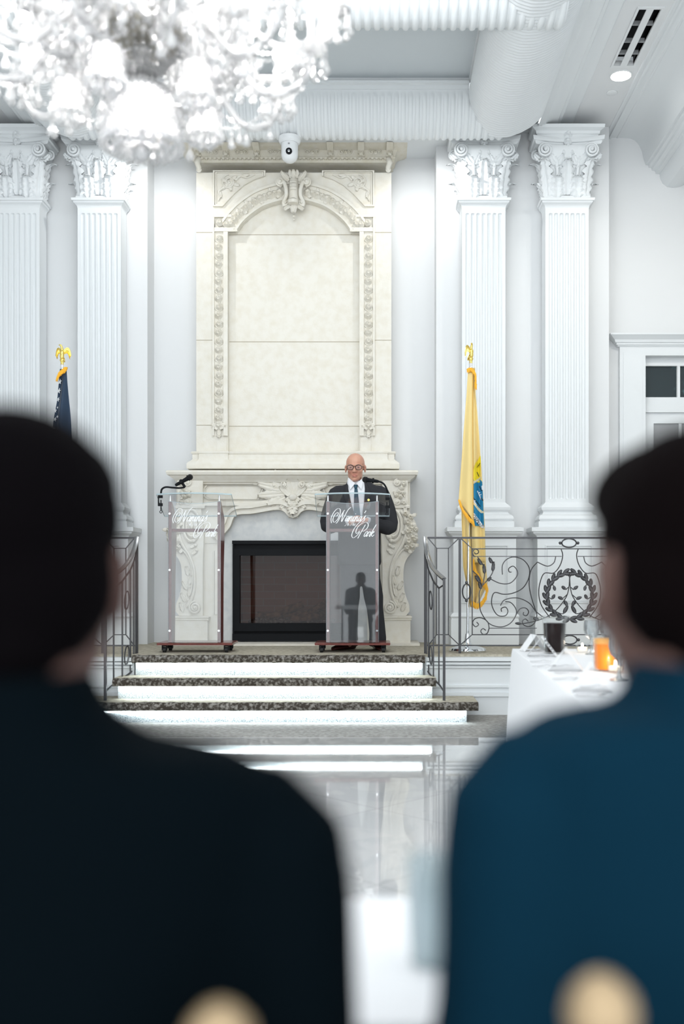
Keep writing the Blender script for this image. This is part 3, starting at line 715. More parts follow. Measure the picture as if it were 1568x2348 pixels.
# cartouche keystone
mb = MB(); kx, kz = CX+0.002, Z(445)
mb.grid(lambda u, v: (kx+(u*2-1)*0.062*(1-.25*v)*1.0, DB-0.03-0.085*math.sqrt(max(0, 1-(u*2-1)**2))*(0.6+0.4*math.sin(PI*v)), lerp(Z(476), Z(416), v)), 10, 10)
for k in range(3): mb.tube([(kx-0.03, DB-0.122, Z(428+k*8)), (kx+0.03, DB-0.122, Z(428+k*8))], 0.005, 5)
for s in (-1, 1):
    tail = crom([(kx+s*0.14, DB-0.05, Z(432)), (kx+s*0.10, DB-0.08, Z(424)), (kx+s*0.075, DB-0.09, Z(440)), (kx+s*0.072, DB-0.09, Z(456)), (kx+s*0.10, DB-0.07, Z(470)), (kx+s*0.09, DB-0.06, Z(478))], 6)
    mb.tube(tail, 0.02, 8); scroll(mb, (kx+s*0.135, DB-0.07, Z(424)), 0.038, 1.5, -PI/2, s, 0.014, 0.02); scroll(mb, (kx+s*0.085, DB-0.06, Z(470)), 0.028, 1.3, PI/2, s, 0.011, 0.02)
    leaf(mb, (kx+s*0.05, DB-0.05, Z(420)), s*0.7, 0.12, 0.06, 0.04, 6, 9, lobes=4); leaf(mb, (kx+s*0.04, DB-0.05, Z(470)), PI-s*0.7, 0.10, 0.06, 0.03, 6, 9, lobes=4)
    leaf(mb, (kx+s*0.02, DB-0.05, Z(414)), s*0.25, 0.08, 0.05, 0.04, 6, 8, lobes=3)
leaf(mb, (kx, DB-0.06, Z(415)), 0, 0.08, 0.07, 0.04, 8, 9, lobes=4); leaf(mb, (kx, DB-0.06, Z(465)), PI, 0.14, 0.08, 0.03, 8, 9, lobes=4)
mb.ball((kx, DB-0.02, Z(497)), 0.018, 8, 5); mb.ball((kx, DB-0.02, Z(505)), 0.011, 8, 5)
mb.lathe([(0.05,0),(0.055,0.03),(0.03,0.05)], (kx, DB-0.11, Z(476)), 14)
mb.build('cartouche', M['stone'], fp, world=True, angle=50)
# cornice with corbels
mb = MB(); zc = Z(372)
cp = [(zc+(a-zc)*0.74 if a > zc else a, b*1.0) for a, b in [(zc-0.015,0),(zc-.012,.02),(zc,.02),(zc+.03,.02),(zc+.035,.035),(zc+.05,.04),(zc+.052,.03),(zc+.13,.06),(zc+.15,.10),(zc+.155,.13),(zc+.175,.15),(zc+.18,.17),(zc+.205,.18),(zc+.22,.20),(zc+.222,.215),(zc+.26,.22)]]
mb.mould(xl-0.0, 2*CX-xl, DB, DR-0.003, cp)
k = 0
for i in range(46):
    x = lerp(xl, 2*CX-xl, (i+.5)/46)
    mb.box(x-0.011, x+0.011, DB-0.05, DB-0.02, zc+0.012, zc+0.03)
mb.build('cornice', M['stone_dark'], fp, world=True, angle=30)
for px in (455, 520, 590, 674, 758, 828, 893):
    mb = MB(); x = X(px) if px != 674 else CX
    pr = [(DB-0.02, zc+0.03), (DB-0.055, zc+0.035), (DB-0.065, zc+0.05), (DB-0.06, zc+0.07), (DB-0.08, zc+0.085), (DB-0.15, zc+0.10), (DB-0.185, zc+0.125), (DB-0.02, zc+0.135)]
    n = len(pr); mb.add([(x-0.032, y, z) for y, z in pr]+[(x+0.032, y, z) for y, z in pr], [tuple(range(n)), tuple(range(n, 2*n))[::-1]]+[(i, (i+1) % n, n+(i+1) % n, n+i) for i in range(n)])
    leaf(mb, (x, DB-0.075, zc+0.10), PI, 0.08, 0.06, 0.015, 6, 8, lobes=4); mb.ball((x, DB-0.08, zc+0.05), 0.022, 8, 6)
    mb.build('corbel', M['stone_dark'], fp, world=True, angle=40)
for s in (-1, 1):
    mb = MB(); x = CX+s*(CX-xl-0.03)
    mb.tube(crom([(x, DB-0.03, zc+0.02), (x+s*0.01, DB-0.05, zc-0.03), (x-s*0.005, DB-0.04, zc-0.075), (x, DB-0.02, zc-0.10)], 5), [0.03]*6+[0.026]*5+[0.022]*6, 8)
    scroll(mb, (x, DB-0.03, zc-0.09), 0.025, 1.2, PI/2, s, 0.01, 0.01); mb.build('pendant', M['stone'], fp, world=True, angle=50)
for i, (a, b) in enumerate(((455,520),(520,590),(590,674),(674,758),(758,828),(828,893))):
    mb = MB(); x = (X(a)+X(b))/2; wd = (X(b)-X(a))*0.30
    scroll(mb, (x-wd*.45, DB-0.065, zc+0.075), 0.026, 1.3, 0, 1, 0.006, 0.004); scroll(mb, (x+wd*.45, DB-0.065, zc+0.075), 0.026, 1.3, PI, -1, 0.006, 0.004)
    rose(mb, (x, DB-0.06, zc+0.075), 0.022, 0.015); mb.build('frieze_rosette', M['stone_dark'], fp, world=True, angle=50); mb = MB()
    for q in range(10): xx = lerp(X(a), X(b), (q+.5)/10); leaf(mb, (xx, DB-0.19, zc+0.137), 0, 0.05, 0.035, 0.01, 4, 4, lobes=2)
    mb.build('carved_frieze', M['stone_dark'], fp, world=True, angle=50)
# overmantel base and mantel shelf
mb = MB(); zb, zt = Z(1077), Z(1037)
op = [(zb,.075),(zb+.012,.08),(zb+.05,.08),(zb+.065,.07),(zb+.085,.045),(zb+.10,.03),(zb+.15,.03),(zb+.155,.04),(zb+.17,.045),(zb+.178,.035)]
mb.mould(xl+0.0, 2*CX-xl, DB-0.02, DR-0.003, op)
for s in (-1, 1):
    c = CX+s*(CX-X(492)); mb.mould(c-0.13, c+0.13, DB-0.06, DR-0.003, [(z+.001, o*0.55) for z, o in op])
mb.build('overmantel_base', M['stone'], fp, world=True, angle=30)
DM = 9.86                                              # front of the mantel shelf
def XM(px): return (px-VX)*9.95/F
def ZM(py): return HC+(VY-py)*9.95/F
mb = MB(); z1 = ZM(1080)
sp = [(z1-.135,.0),(z1-.13,.015),(z1-.115,.02),(z1-.11,.04),(z1-.085,.055),(z1-.065,.085),(z1-.05,.095),(z1-.045,.115),(z1-.02,.125),(z1-.005,.12),(z1,.11)]
sx0 = XM(384)+.125; mb.mould(sx0, 2*CX-sx0, 9.985, DR-0.003, sp)
mb.build('mantel_shelf', M['stone'], fp, world=True, angle=30)
# lintel with the wavy arch underside
DF = 10.0
low = [(540,1182),(575,1178),(600,1174),(622,1170),(640,1169),(652,1174),(660,1183),(672,1188)]
low = [(XM(a), ZM(b)) for a, b in low]
left = [(XM(398), ZM(1240)), (XM(500), ZM(1240)), (XM(510), ZM(1228)), (XM(527), ZM(1208))]
LP = crom([(a, b, 0) for a, b in left[1:]+low[:-1]+[(CX, low[-1][1])]], 5); LP = [(p.x, p.y) for p in LP]
full = LP+mir(LP)[::-1][1:]
n = len(full); mb = MB(); top = [(lerp(XM(500), 2*CX-XM(500), i/(n-1)), ZM(1105)) for i in range(n)]
mb.strip_xz(full, top, DF, DR-0.003)
for s in (-1, 1):
    a, b = sorted((CX+s*(XM(402)-CX), CX+s*(XM(500.6)-CX))); mb.box(a, b, DF+.0004, DR-0.003, ZM(1245), ZM(1105))
mb.box(CX-.05, CX+.05, DF+.004, DR-.01, ZM(1186), ZM(1150))
mb.build('lintel', M['stone'], fp, world=True)
mb = MB(); offset_band(mb, full, 0.0, 0.03, DF-0.05, DF+0.01); offset_band(mb, full, 0.03, 0.055, DF-0.03, DF+0.01); offset_band(mb, full, 0.055, 0.085, DF-0.06, DF+0.01)
up = [(430,1157),(520,1157),(590,1156),(625,1150),(640,1148),(652,1152),(662,1160),(672,1164)]
up = [(XM(a), ZM(b)) for a, b in up]; up[-1] = (CX, up[-1][1]); UP = [(p.x, p.y) for p in crom([(a, b, 0) for a, b in up], 5)]; UPf = UP+mir(UP)[::-1][1:]
offset_band(mb, UPf, -0.012, 0.012, DF-0.055, DF+0.01); offset_band(mb, UPf, 0.012, 0.03, DF-0.03, DF+0.01)
mb.build('arch_moulding', M['stone'], fp, world=True, angle=30)
for s in (-1, 1):
    mb = MB(); f = lambda px: CX+s*(XM(px)-CX)
    for (g, wd, yy) in ((0, 0.012, DF-0.018), (0.022, 0.006, DF-0.010)):
        pol = [(471,1112),(598,1112),(603,1120),(592,1145),(476,1145),(465,1137),(468,1132),(465,1126),(465,1120)]
        c = Vector(((f(465)+f(600))/2, ZM(1128))); A = []
        for a, b in pol:
            v = Vector((f(a), ZM(b))); A.append(v+(c-v).normalized()*g)
        B = [v+(c-v).normalized()*wd for v in A]; A = [tuple(v) for v in A]; B = [tuple(v) for v in B]
        mb.strip_xz(A+[A[0]], B+[B[0]], yy, DF+0.01)
    mb.build('lintel_panel', M['stone'], fp, world=True)
# great shell and acanthus carving in the middle
mb = MB(); cx_, cz_ = CX, ZM(1120)
for k in range(7):
    a = (k-3)*0.30; leaf(mb, (cx_, DF-0.01, ZM(1140)), a, 0.20-0.008*abs(k-3), 0.075, 0.05, 7, 12, lobes=1, lift=0.02)
for s in (-1, 1):
    for a, L_, w_, dx, dz in ((1.0,0.26,0.11,0.05,0.00),(1.35,0.31,0.10,0.06,-0.02),(1.65,0.28,0.10,0.08,-0.05),(2.0,0.20,0.09,0.08,-0.08),(2.5,0.13,0.07,0.05,-0.10),(0.7,0.20,0.08,0.06,0.03)):
        leaf(mb, (cx_+s*dx, DF-0.015, cz_+dz), s*a, L_, w_, 0.05, 8, 14, lobes=5, lift=0.012)
    scroll(mb, (cx_+s*0.19, DF-0.03, ZM(1113)), 0.035, 1.5, PI if s > 0 else 0, -s, 0.011, 0.01); scroll(mb, (cx_+s*0.09, DF-0.05, ZM(1112)), 0.032, 1.4, 0, s, 0.012, 0.02)
    tail = crom([(cx_+s*0.20, DF-0.02, ZM(1110)), (cx_+s*0.28, DF-0.03, ZM(1107)), (cx_+s*0.36, DF-0.025, ZM(1110)), (cx_+s*0.44, DF-0.02, ZM(1107))], 5); mb.tube(tail, lambda t: 0.016*(1-.6*t), 7)
    for q in range(4): leaf(mb, (cx_+s*(0.24+q*0.055), DF-0.015, ZM(1108)), s*(2.2-q*.3), 0.06, 0.035, 0.02, 5, 7, lobes=3)
for k in range(5): leaf(mb, (cx_, DF-0.02, ZM(1138)), PI+(k-2)*0.5, 0.11-0.012*abs(k-2), 0.055, 0.035, 6, 10, lobes=3, lift=0.02)
leaf(mb, (cx_, DF-0.06, ZM(1158)), PI, 0.10, 0.12, 0.03, 8, 10, lobes=4, lift=0.02); leaf(mb, (cx_, DF-0.03, ZM(1148)), PI, 0.085, 0.09, 0.04, 8, 10, lobes=4, lift=0.02); mb.ball((cx_, DF-0.05, ZM(1140)), (0.045, 0.03, 0.035), 12, 8)
mb.build('shell_carving', M['stone'], fp, world=True, angle=55)
# console jambs
DJ = 9.93
for s in (-1, 1):
    f = lambda px: CX+s*((px-674)*9.93/F)
    ZJ = lambda py: HC+(VY-py)*9.93/F
    mb = MB()
    # front face silhouette of the scroll bracket (traced on the right jamb)
    out = [(884,1166),(925,1166),(943,1176),(955,1196),(960,1218),(958,1245),(953,1262),(940,1275),(931,1292),(928,1315),(929,1345),(934,1368),(941,1386),(942,1402),(934,1412),(880,1412),(880,1300),(878,1230)]
    O = crom([(f(a), ZJ(b), 0) for a, b in out[:14]], 3); poly = [(p.x, p.y) for p in O]+[(f(a), ZJ(b)) for a, b in out[14:]]
    mb.prism_xz(poly, DJ, DR-0.003)
    mb.build('console', M['stone'], fp, world=True, angle=35)
    mb = MB()
    y = DJ-0.005
    # big oval volute
    for t_, rx, rz in ((0.014, 19, 36), (0.011, 12, 25)):
        mb.tube([(f(905+rx*math.cos(a)), y-0.012, ZJ(1205+rz*math.sin(a)*1.0)) for a in [2*PI*i/28 for i in range(28)]], t_, 6, closed=True, up=(0,1,0))
    mb.ball((f(905), y-0.01, ZJ(1205)), (0.022, 0.03, 0.045), 10, 8)
    edge = crom([(f(a), y-0.012, ZJ(b)) for a, b in ((922,1172),(932,1190),(934,1222),(926,1248),(910,1275),(900,1305),(898,1340),(903,1368),(912,1388))], 4); mb.tube(edge, 0.014, 6, up=(0,1,0))
    edge = crom([(f(a), y-0.010, ZJ(b)) for a, b in ((950,1262),(932,1258),(918,1270),(906,1295),(903,1330),(907,1362))], 4); mb.tube(edge, 0.009, 6, up=(0,1,0))
    scroll(mb, (f(897), y-0.012, ZJ(1393)), 0.062, 1.9, PI*0.5, -s, 0.013, 0.02)
    # flowers on the outer bulge
    for k, (a, b, r_) in enumerate(((932,1178,.035),(944,1186,.035),(938,1196,.045),(948,1208,.05),(938,1218,.045),(950,1228,.05),(940,1240,.05),(948,1252,.04),(936,1256,.035),(946,1218,.04),(955,1215,.035),(954,1236,.035))):
        rose(mb, (f(a), y-0.015, ZJ(b)), r_, 0.055, 5, 16, 5, k); leaf(mb, (f(a), y-0.01, ZJ(b)), k*1.1, 0.07, 0.045, 0.03, 5, 8, lobes=3)
    for k, (a, b) in enumerate(((896,1232),(900,1240),(896,1250),(893,1262))): mb.ball((f(a), y-0.01, ZJ(b)), 0.026-0.004*k, 8, 6); leaf(mb, (f(a), y-0.005, ZJ(b)), s*(1.4+k*.3), 0.06, 0.04, 0.02, 5, 8, lobes=3)
    for k, (a, b, g) in enumerate(((913,1320,.2),(911,1340,-.3),(916,1352,.5),(912,1368,-.2),(920,1380,.4),(917,1392,-.5),(925,1402,.3))): leaf(mb, (f(a), y-0.002, ZJ(b)), s*g, 0.10, 0.05, 0.02, 6, 9, lobes=3)
    # small block ornaments beside the lintel ends
    for py in (1107, 1151): scroll(mb, (f(914), y-0.012, ZJ(py)), 0.034, 1.5, PI*.5, s, 0.010, 0.012); rose(mb, (f(929), y-0.008, ZJ(py+2)), 0.03, 0.035)
    for k, (a, b) in enumerate(((924,1120),(917,1128),(928,1130),(921,1139),(912,1136))): rose(mb, (f(a), y-0.006, ZJ(b)), 0.026, 0.03, 5, 14, 4, k); leaf(mb, (f(a), y-0.004, ZJ(b)), k*1.4, 0.05, 0.03, 0.015, 4, 6, lobes=3)
    mb.build('console_carving', M['stone'], fp, world=True, angle=55)
    mb = MB(); a, b = sorted((f(880), f(938))); mb.box(a, b, DJ, DR-0.003, ZJ(1166), ZJ(1102))
    mb.mould(a, b, DJ, DR-0.003, [(ZJ(1166)-.004,.0),(ZJ(1165),.018),(ZJ(1161),.022),(ZJ(1158),.01),(ZJ(1157),.0)])
    mb.build('lintel_end', M['stone'], fp, world=True, angle=30)
    mb = MB(); a, b = sorted((f(868), f(944))); zt = ZJ(1416)
    mb.mould(a, b, DJ-0.03, DR-0.003, [(ZS+0.022,0),(zt-.03,0),(zt-.025,.01),(zt-.018,.012),(zt-.012,.006),(zt,.016),(zt+.008,.016),(zt+.016,.0)])
    a, b = sorted((f(845), f(888))); mb.box(a, b, 10.01, DR-0.003, ZS+0.022, ZJ(1235))
    for q, hh in ((0, .016), (0.035, 0.008)): aa, bb_ = sorted((f(848)+s*q, f(855)+s*q*0.4)); mb.box(aa, bb_, 9.995, 10.012, ZS+0.3, ZJ(1262))
    mb.build('jamb_pedestal', M['stone'], fp, world=True, angle=30)
# marble slab around the firebox, hearth
mb = MB(); fx0, fx1, fz0, fz1 = X(534, 10.05), 2*CX-X(534, 10.05), ZS+0.03, Z(1240, 10.05)
mb.box(CX-0.76, fx0, 10.05, 10.12, ZS+0.022, ZM(1165)); mb.box(fx1, CX+0.76, 10.05, 10.12, ZS+0.022, ZM(1165)); mb.box(fx0, fx1, 10.05, 10.12, fz1, ZM(1165)); mb.box(CX-0.76, CX+0.76, 10.07, 10.12, ZS+.022, ZS+.03)
mb.build('marble_surround', M['slab'], fp, world=True)
mb = MB(); mb.box(CX-1.30, CX+1.26, 9.72, DR-0.003, ZS+0.001, ZS+0.022); mb.build('hearth', M['stone'], fp, world=True)
fb = MB()
fb.box(fx0, fx1, 9.99, 10.06, fz1-0.035, fz1); fb.box(fx0+.001, fx1-.001, 10.03, 10.058, fz1-0.10, fz1-0.034); fb.box(fx0, fx1, 10.0, 10.06, fz0, fz0+0.075)
fb.box(fx0+.001, fx0+0.02, 10.012, 10.058, fz0+.07, fz1-.04); fb.box(fx1-0.02, fx1-.001, 10.012, 10.058, fz0+.07, fz1-.04)
fb.box(fx0+.02, fx1-.02, 10.035, 10.055, fz0+0.07, fz0+0.105)
fb.box(fx0+0.02, fx1-0.02, 9.993, 10.05, fz1-0.15, fz1-0.085); fb.box(fx0+0.021, fx1-0.021, 9.994, 10.049, fz0+0.10, fz0+0.18)
fb.box(fx0+0.0205, fx0+0.075, 9.995, 10.048, fz0+0.17, fz1-0.14); fb.box(fx1-0.075, fx1-0.0205, 9.995, 10.048, fz0+0.17, fz1-0.14)
fbo = fb.build('firebox', M['black'], fp, world=True)
gx0, gx1, gz0, gz1 = fx0+0.07, fx1-0.07, fz0+0.17, fz1-0.14
def brick():
    m = mat('firebrick', (0.30,0.17,0.12), 0.85); nt = m.node_tree; br = nt.nodes.new('ShaderNodeTexBrick'); tc = nt.nodes.new('ShaderNodeTexCoord'); mp = nt.nodes.new('ShaderNodeMapping')
    mp.inputs['Rotation'].default_value = (PI/2, 0, 0); br.inputs['Scale'].default_value = 1; br.inputs['Brick Width'].default_value = 0.23; br.inputs['Row Height'].default_value = 0.075; br.inputs['Mortar Size'].default_value = 0.005
    br.inputs['Color1'].default_value = (0.40,0.22,0.16,1); br.inputs['Color2'].default_value = (0.48,0.29,0.22,1); br.inputs['Mortar'].default_value = (0.45,0.40,0.35,1)
    nt.links.new(tc.outputs['Object'], mp.inputs[0]); nt.links.new(mp.outputs[0], br.inputs['Vector']); nt.links.new(br.outputs['Color'], nt.nodes['Principled BSDF'].inputs['Base Color']); return m
mb = MB(); mb.box(gx0-.02, gx1+.02, 10.40, 10.42, gz0-.02, gz1+.02); mb.box(gx0-.03, gx0-.02, 10.06, 10.42, gz0-.02, gz1+.02); mb.box(gx1+.02, gx1+.03, 10.06, 10.42, gz0-.02, gz1+.02); mb.box(gx0, gx1, 10.06, 10.42, gz0-.04, gz0-.02); mb.box(gx0, gx1, 10.06, 10.42, gz1+.02, gz1+.04)
mb.build('brick_lining', brick(), fbo, world=True)
mb = MB()
for i in range(70):
    x = lerp(gx0+.06, gx1-.06, random.random()); mb.ball((x, random.uniform(10.12, 10.36), gz0+random.uniform(-.01,.05)), (random.uniform(.02,.04), .03, random.uniform(.015,.03)), 6, 4)
tag(mb.build('embers', mat('ash_grey_embers', (0.42,0.38,0.35), 0.9, noise=((0.12,0.09,0.08), 40, .4, .6, 4)), fbo, world=True), kind='stuff')
M['log'] = mat('fire_log', (0.42,0.25,0.13), 0.85, noise=((0.15,0.08,0.05), 18, .4, .6, 6))
for a, b in (((gx0+.15, 10.28, gz0+.08), (gx1-.2, 10.30, gz0+.10)), ((gx0+.25, 10.18, gz0+.06), (gx0+.62, 10.26, gz0+.19)), ((gx1-.22, 10.16, gz0+.22), (gx1-.48, 10.25, gz0+.05)), ((gx0+.5, 10.15, gz0+.05), (gx1-.3, 10.2, gz0+.06))):
    mb = MB(); a = Vector(a); b = Vector(b); mb.tube([a.lerp(b, i/8)+Vector((random.uniform(-.006,.006), 0, random.uniform(-.008,.008))) for i in range(9)], [random.uniform(.032,.042) for _ in range(9)], 9); mb.build('log', M['log'], fbo, world=True, angle=60)
mb = MB(); mb.box(gx0-.005, gx1+.005, 10.035, 10.040, gz0-.01, gz1+.01); mb.build('glass_front', clear_mat('smoked_glass', (0.60,0.55,0.54), 0.0, gloss=0.5), fbo, world=True)
# security camera under the roll
cm = thing('security_camera', (W(664,0,9.46).x, 9.46, 5.36), 'white dome camera on a bracket under the fluted soffit, above the fireplace', 'camera')
mb = MB(); mb.lathe([(0.105,0.01),(0.105,-0.02),(0.10,-0.035),(0.09,-0.045),(0.088,-0.05)], (0,0,0), 28); mb.build('mount', M['white_plastic'], cm, angle=35)
mb = MB(); mb.lathe([(0.078,-0.05),(0.08,-0.07),(0.08,-0.14),(0.078,-0.17),(0.065,-0.20),(0.04,-0.22),(0.01,-0.227)], (0,0,0), 28); b_ = mb.build('housing', M['white_plastic'], cm, angle=50)
mb = MB(); mb.lathe([(0.03,-0.088),(0.03,-0.075),(0.02,-0.07)], (0,0,-0.15), 20, ax='y'); mb.build('lens', M['black'], b_)
mb = MB(); mb.lathe([(0.012,-0.093),(0.008,-0.094)], (0,0,-0.15), 14, ax='y'); mb.build('lens_glass', M['chrome'], b_)
mb = MB(); mb.box(-0.008, 0.008, -0.094, -0.088, -0.085, -0.075); mb.build('indicator', M['greymetal'], b_)
# ================================================================ LECTERNS
S8 = 8.80/F
def P8(px, py, d=8.8): return W(px, py, d)
# script lettering, drawn stroke by stroke: unit = height of a small letter
GL = {
 'N': (2.15, [[(-1.0,1.0),(-0.75,1.45),(-1.15,1.75),(-1.75,1.35),(-1.8,.45),(-1.1,-.15),(-.35,.35),(-.2,1.4),(-.75,2.35),(-1.7,2.45),(-2.4,1.7),(-2.5,.6),(-1.8,-.3)], [(-.35,-.35),(0,.0),(.35,1.2),(.75,2.2)], [(.6,1.9),(.9,.9),(1.25,-.05),(1.5,.9),(1.85,2.2),(2.5,2.75)]]),
 'a': (1.1, [[(.85,.9),(.5,1.02),(.12,.6),(.15,.12),(.45,.05),(.75,.5),(.9,.98),(.82,.25),(1.0,.05),(1.25,.4)]]),
 'n': (1.2, [[(0,.55),(.25,.98),(.2,.0)], [(.2,.3),(.55,.95),(.8,.85),(.76,.2),(.98,.05),(1.25,.4)]]),
 'i': (.65, [[(0,.45),(.25,.98),(.22,.2),(.4,.05),(.68,.4)], [(.32,1.42),(.38,1.52)]]),
 "'": (.35, [[(.3,2.1),(.12,1.6)]]),
 's': (.8, [[(0,.35),(.45,1.15),(.42,.75),(.6,.35),(.35,0),(.0,.12)]]),
 'I': (1.2, [[(-.5,1.2),(-.2,1.8),(.5,2.0),(1.0,1.9)], [(.55,1.9),(.4,.8),(.0,.0),(-.5,.2)]]),
 'T': (1.4, [[(-.3,1.4),(.0,1.9),(.8,1.8),(1.5,2.1)], [(.8,1.8),(.6,.7),(.2,.0),(-.3,.2)]]),
 'h': (1.15, [[(.0,.0),(.2,1.3),(.55,2.1)], [(.08,.4),(.5,.98),(.7,.8),(.66,.15),(.9,.05),(1.15,.4)]]),
 'e': (.85, [[(.0,.4),(.45,.6),(.5,.95),(.2,.9),(.1,.35),(.35,.02),(.85,.4)]]),
 'P': (1.55, [[(.0,-.3),(.35,1.0),(.75,2.3)], [(-.3,1.1),(-.9,.6),(-1.4,1.0),(-1.3,1.9),(-.3,2.6),(.9,2.7),(1.7,2.2),(1.6,1.5),(.9,1.05),(.35,1.15)], [(-.1,.9),(-.6,.25),(-1.5,-.2),(-2.3,.4),(-2.2,1.7),(-1.2,2.9)]]),
 'r': (.9, [[(0,.5),(.28,1.0),(.42,.85),(.72,.9),(.62,.25),(.8,.05),(1.0,.4)]]),
 'k': (1.2, [[(.0,.0),(.25,1.3),(.6,2.3)], [(.12,.5),(.6,1.05),(.75,.8),(.3,.5),(.75,.05),(1.15,.4)]]),
}
def script(mb, text, x, z, h, y, wgt=0.075, slant=0.45):
    cx = x
    for ch in text:
        if ch == ' ': cx += h*0.7; continue
        wd, strokes = GL[ch]
        for st_ in strokes:
            P = crom([(cx+(p[0]*.70+slant*p[1])*h*0.86, y, z+p[1]*h) for p in st_], 5)
            rad = []
            for i in range(len(P)):
                a = P[min(i+1, len(P)-1)]-P[max(i-1, 0)]
                down = abs(a.z)/(a.length+1e-9); rad.append((h*wgt*(0.45+0.75*down**2), 0.0008))
            mb.tube(P, rad, 6, up=(0,1,0))
        cx += wd*h*0.60
def lectern(cx, label, text_dx):
    d = 8.8; r = thing('lectern', (cx, d, ZS), label, 'lectern', 'matching lecterns on the stage')
    zz = lambda py: HC+(VY-py)*d/F-ZS
    bw = 0.335
    mb = MB(); mb.mould(-bw+.01, bw-.01, 0.01, 0.35, [(.066,0),(.068,.008),(.085,.01),(.090,.0)]); mb.build('base', M['mahog'], r)
    for x in (-bw+0.06, bw-0.06):
        for y in (0.05, 0.30):
            mb = MB(); mb.tube([(x-.014, y, .0245),(x+.014, y, .0245)], 0.0245, 14, up=(0,0,1)); w_ = mb.build('caster', M['blackrubber'], r, angle=40)
            mb = MB(); mb.box(x-.022, x-.016, y-.02, y+.02, .02, .055); mb.box(x+.016, x+.022, y-.02, y+.02, .02, .055); mb.box(x-.022, x+.022, y-.02, y+.02, .053, .064); mb.build('fork', M['black'], w_)
    for s in (-1, 1):
        x0, x1 = sorted((s*0.231, s*0.203)); mb = MB()
        side = [(0.0,.09),(0.0,zz(1150)),(0.03,zz(1150)),(0.22,zz(1186)),(0.22,zz(1230)),(0.17,zz(1320)),(0.15,.09)]
        n = len(side); mb.add([(x0,a,b) for a, b in side]+[(x1,a,b) for a, b in side], [tuple(range(n)), tuple(range(n, 2*n))[::-1]]+[(i, (i+1) % n, n+(i+1) % n, n+i) for i in range(n)])
        mb.build('post', M['mahog'], r)
        for py in (1178, 1307, 1446):
            mb = MB(); mb.lathe([(.009,-.018),(.010,-.014),(.010,-.008)], (s*0.217, 0, zz(py)), 14, ax='y'); mb.build('bolt', M['chrome'], r, angle=40)
        for y, za in ((0.015, zz(1150)), (0.19, zz(1180))):
            mb = MB(); mb.lathe([(.008,za-.004),(.008,za+.035 if y > .1 else za+.055)], (s*0.217, y, 0), 12); mb.build('standoff', M['chrome'], r, angle=40)
    mb = MB(); mb.box(-.203, .203, 0.02, 0.12, zz(1219), zz(1212)); mb.build('shelf_rail', M['mahog'], r)
    # front panel with a dipped top edge
    N = 14; A = [(lerp(-.231, .231, i/N), .093) for i in range(N+1)]; B = [(lerp(-.231, .231, i/N), zz(1149)-0.02*(1-(2*i/N-1)**2)) for i in range(N+1)]
    mb = MB(); mb.strip_xz(A, B, -0.008, -0.001); pn_ = mb.build('front_panel', M['acrylic_panel'], r)
    mb = MB(); mb.tube([(a, -0.0045, b) for a, b in B], 0.0025, 4); mb.tube([(-.231,-.0045,.095), (-.231,-.0045,zz(1149))], 0.0015, 4); mb.tube([(.231,-.0045,.095), (.231,-.0045,zz(1149))], 0.0015, 4); mb.build('panel_edge', M['acrylic_edge'], pn_)
    mb = MB()
    script(mb, "Nanina's", -.130, zz(1196), 0.046, -0.0105); script(mb, "In The", -.065, zz(1206), 0.021, -0.0105, 0.07); script(mb, "Park", 0.052, zz(1231), 0.047, -0.0105)
    tag(mb.build('lettering', M['letter'], pn_), 'white script lettering')
    # tilted reading plate, curved front edge held high, lip at the speaker side
    def pl(u, v):
        x = (u*2-1)*0.33; e = 0.035*(1-(u*2-1)**2)
        return Vector((x, lerp(-0.03-e, 0.30, v), lerp(zz(1133)+e*.25, zz(1133)-0.17, v)))
    mb = MB(); f0 = len(mb.v); mb.grid(lambda u, v: pl(u, v), 16, 2); mb.grid(lambda u, v: pl(u, v)-Vector((0,0,.010)), 16, 2, flip=True); mb.build('reading_plate', M['acrylic'], r)
    mb = MB(); mb.tube([pl(i/16, 0)-Vector((0,0,.005)) for i in range(17)], 0.0065, 6)
    for u in (0, 1): mb.tube([pl(u, 0)-Vector((0,0,.005)), pl(u, 1)-Vector((0,0,.005))], 0.003, 4)
    mb.tube([pl(0, 1)-Vector((0,0,.005)), pl(1, 1)-Vector((0,0,.005))], 0.0055, 6); mb.build('plate_edge', M['acrylic_edge'], r)
    mb = MB(); a = pl(0,1); mb.box(-.33, .33, .297, .305, a.z-.006, a.z+.03); mb.build('lip', M['acrylic'], r)
    return r, pl
lA, plA = lectern((446-VX)*S8, 'empty lectern of clear acrylic and mahogany posts, left of the firebox, with nobody behind it', 0)
lB, plB = lectern((808-VX)*S8, 'lectern of clear acrylic and mahogany posts that the speaker in the dark suit stands behind', 0)
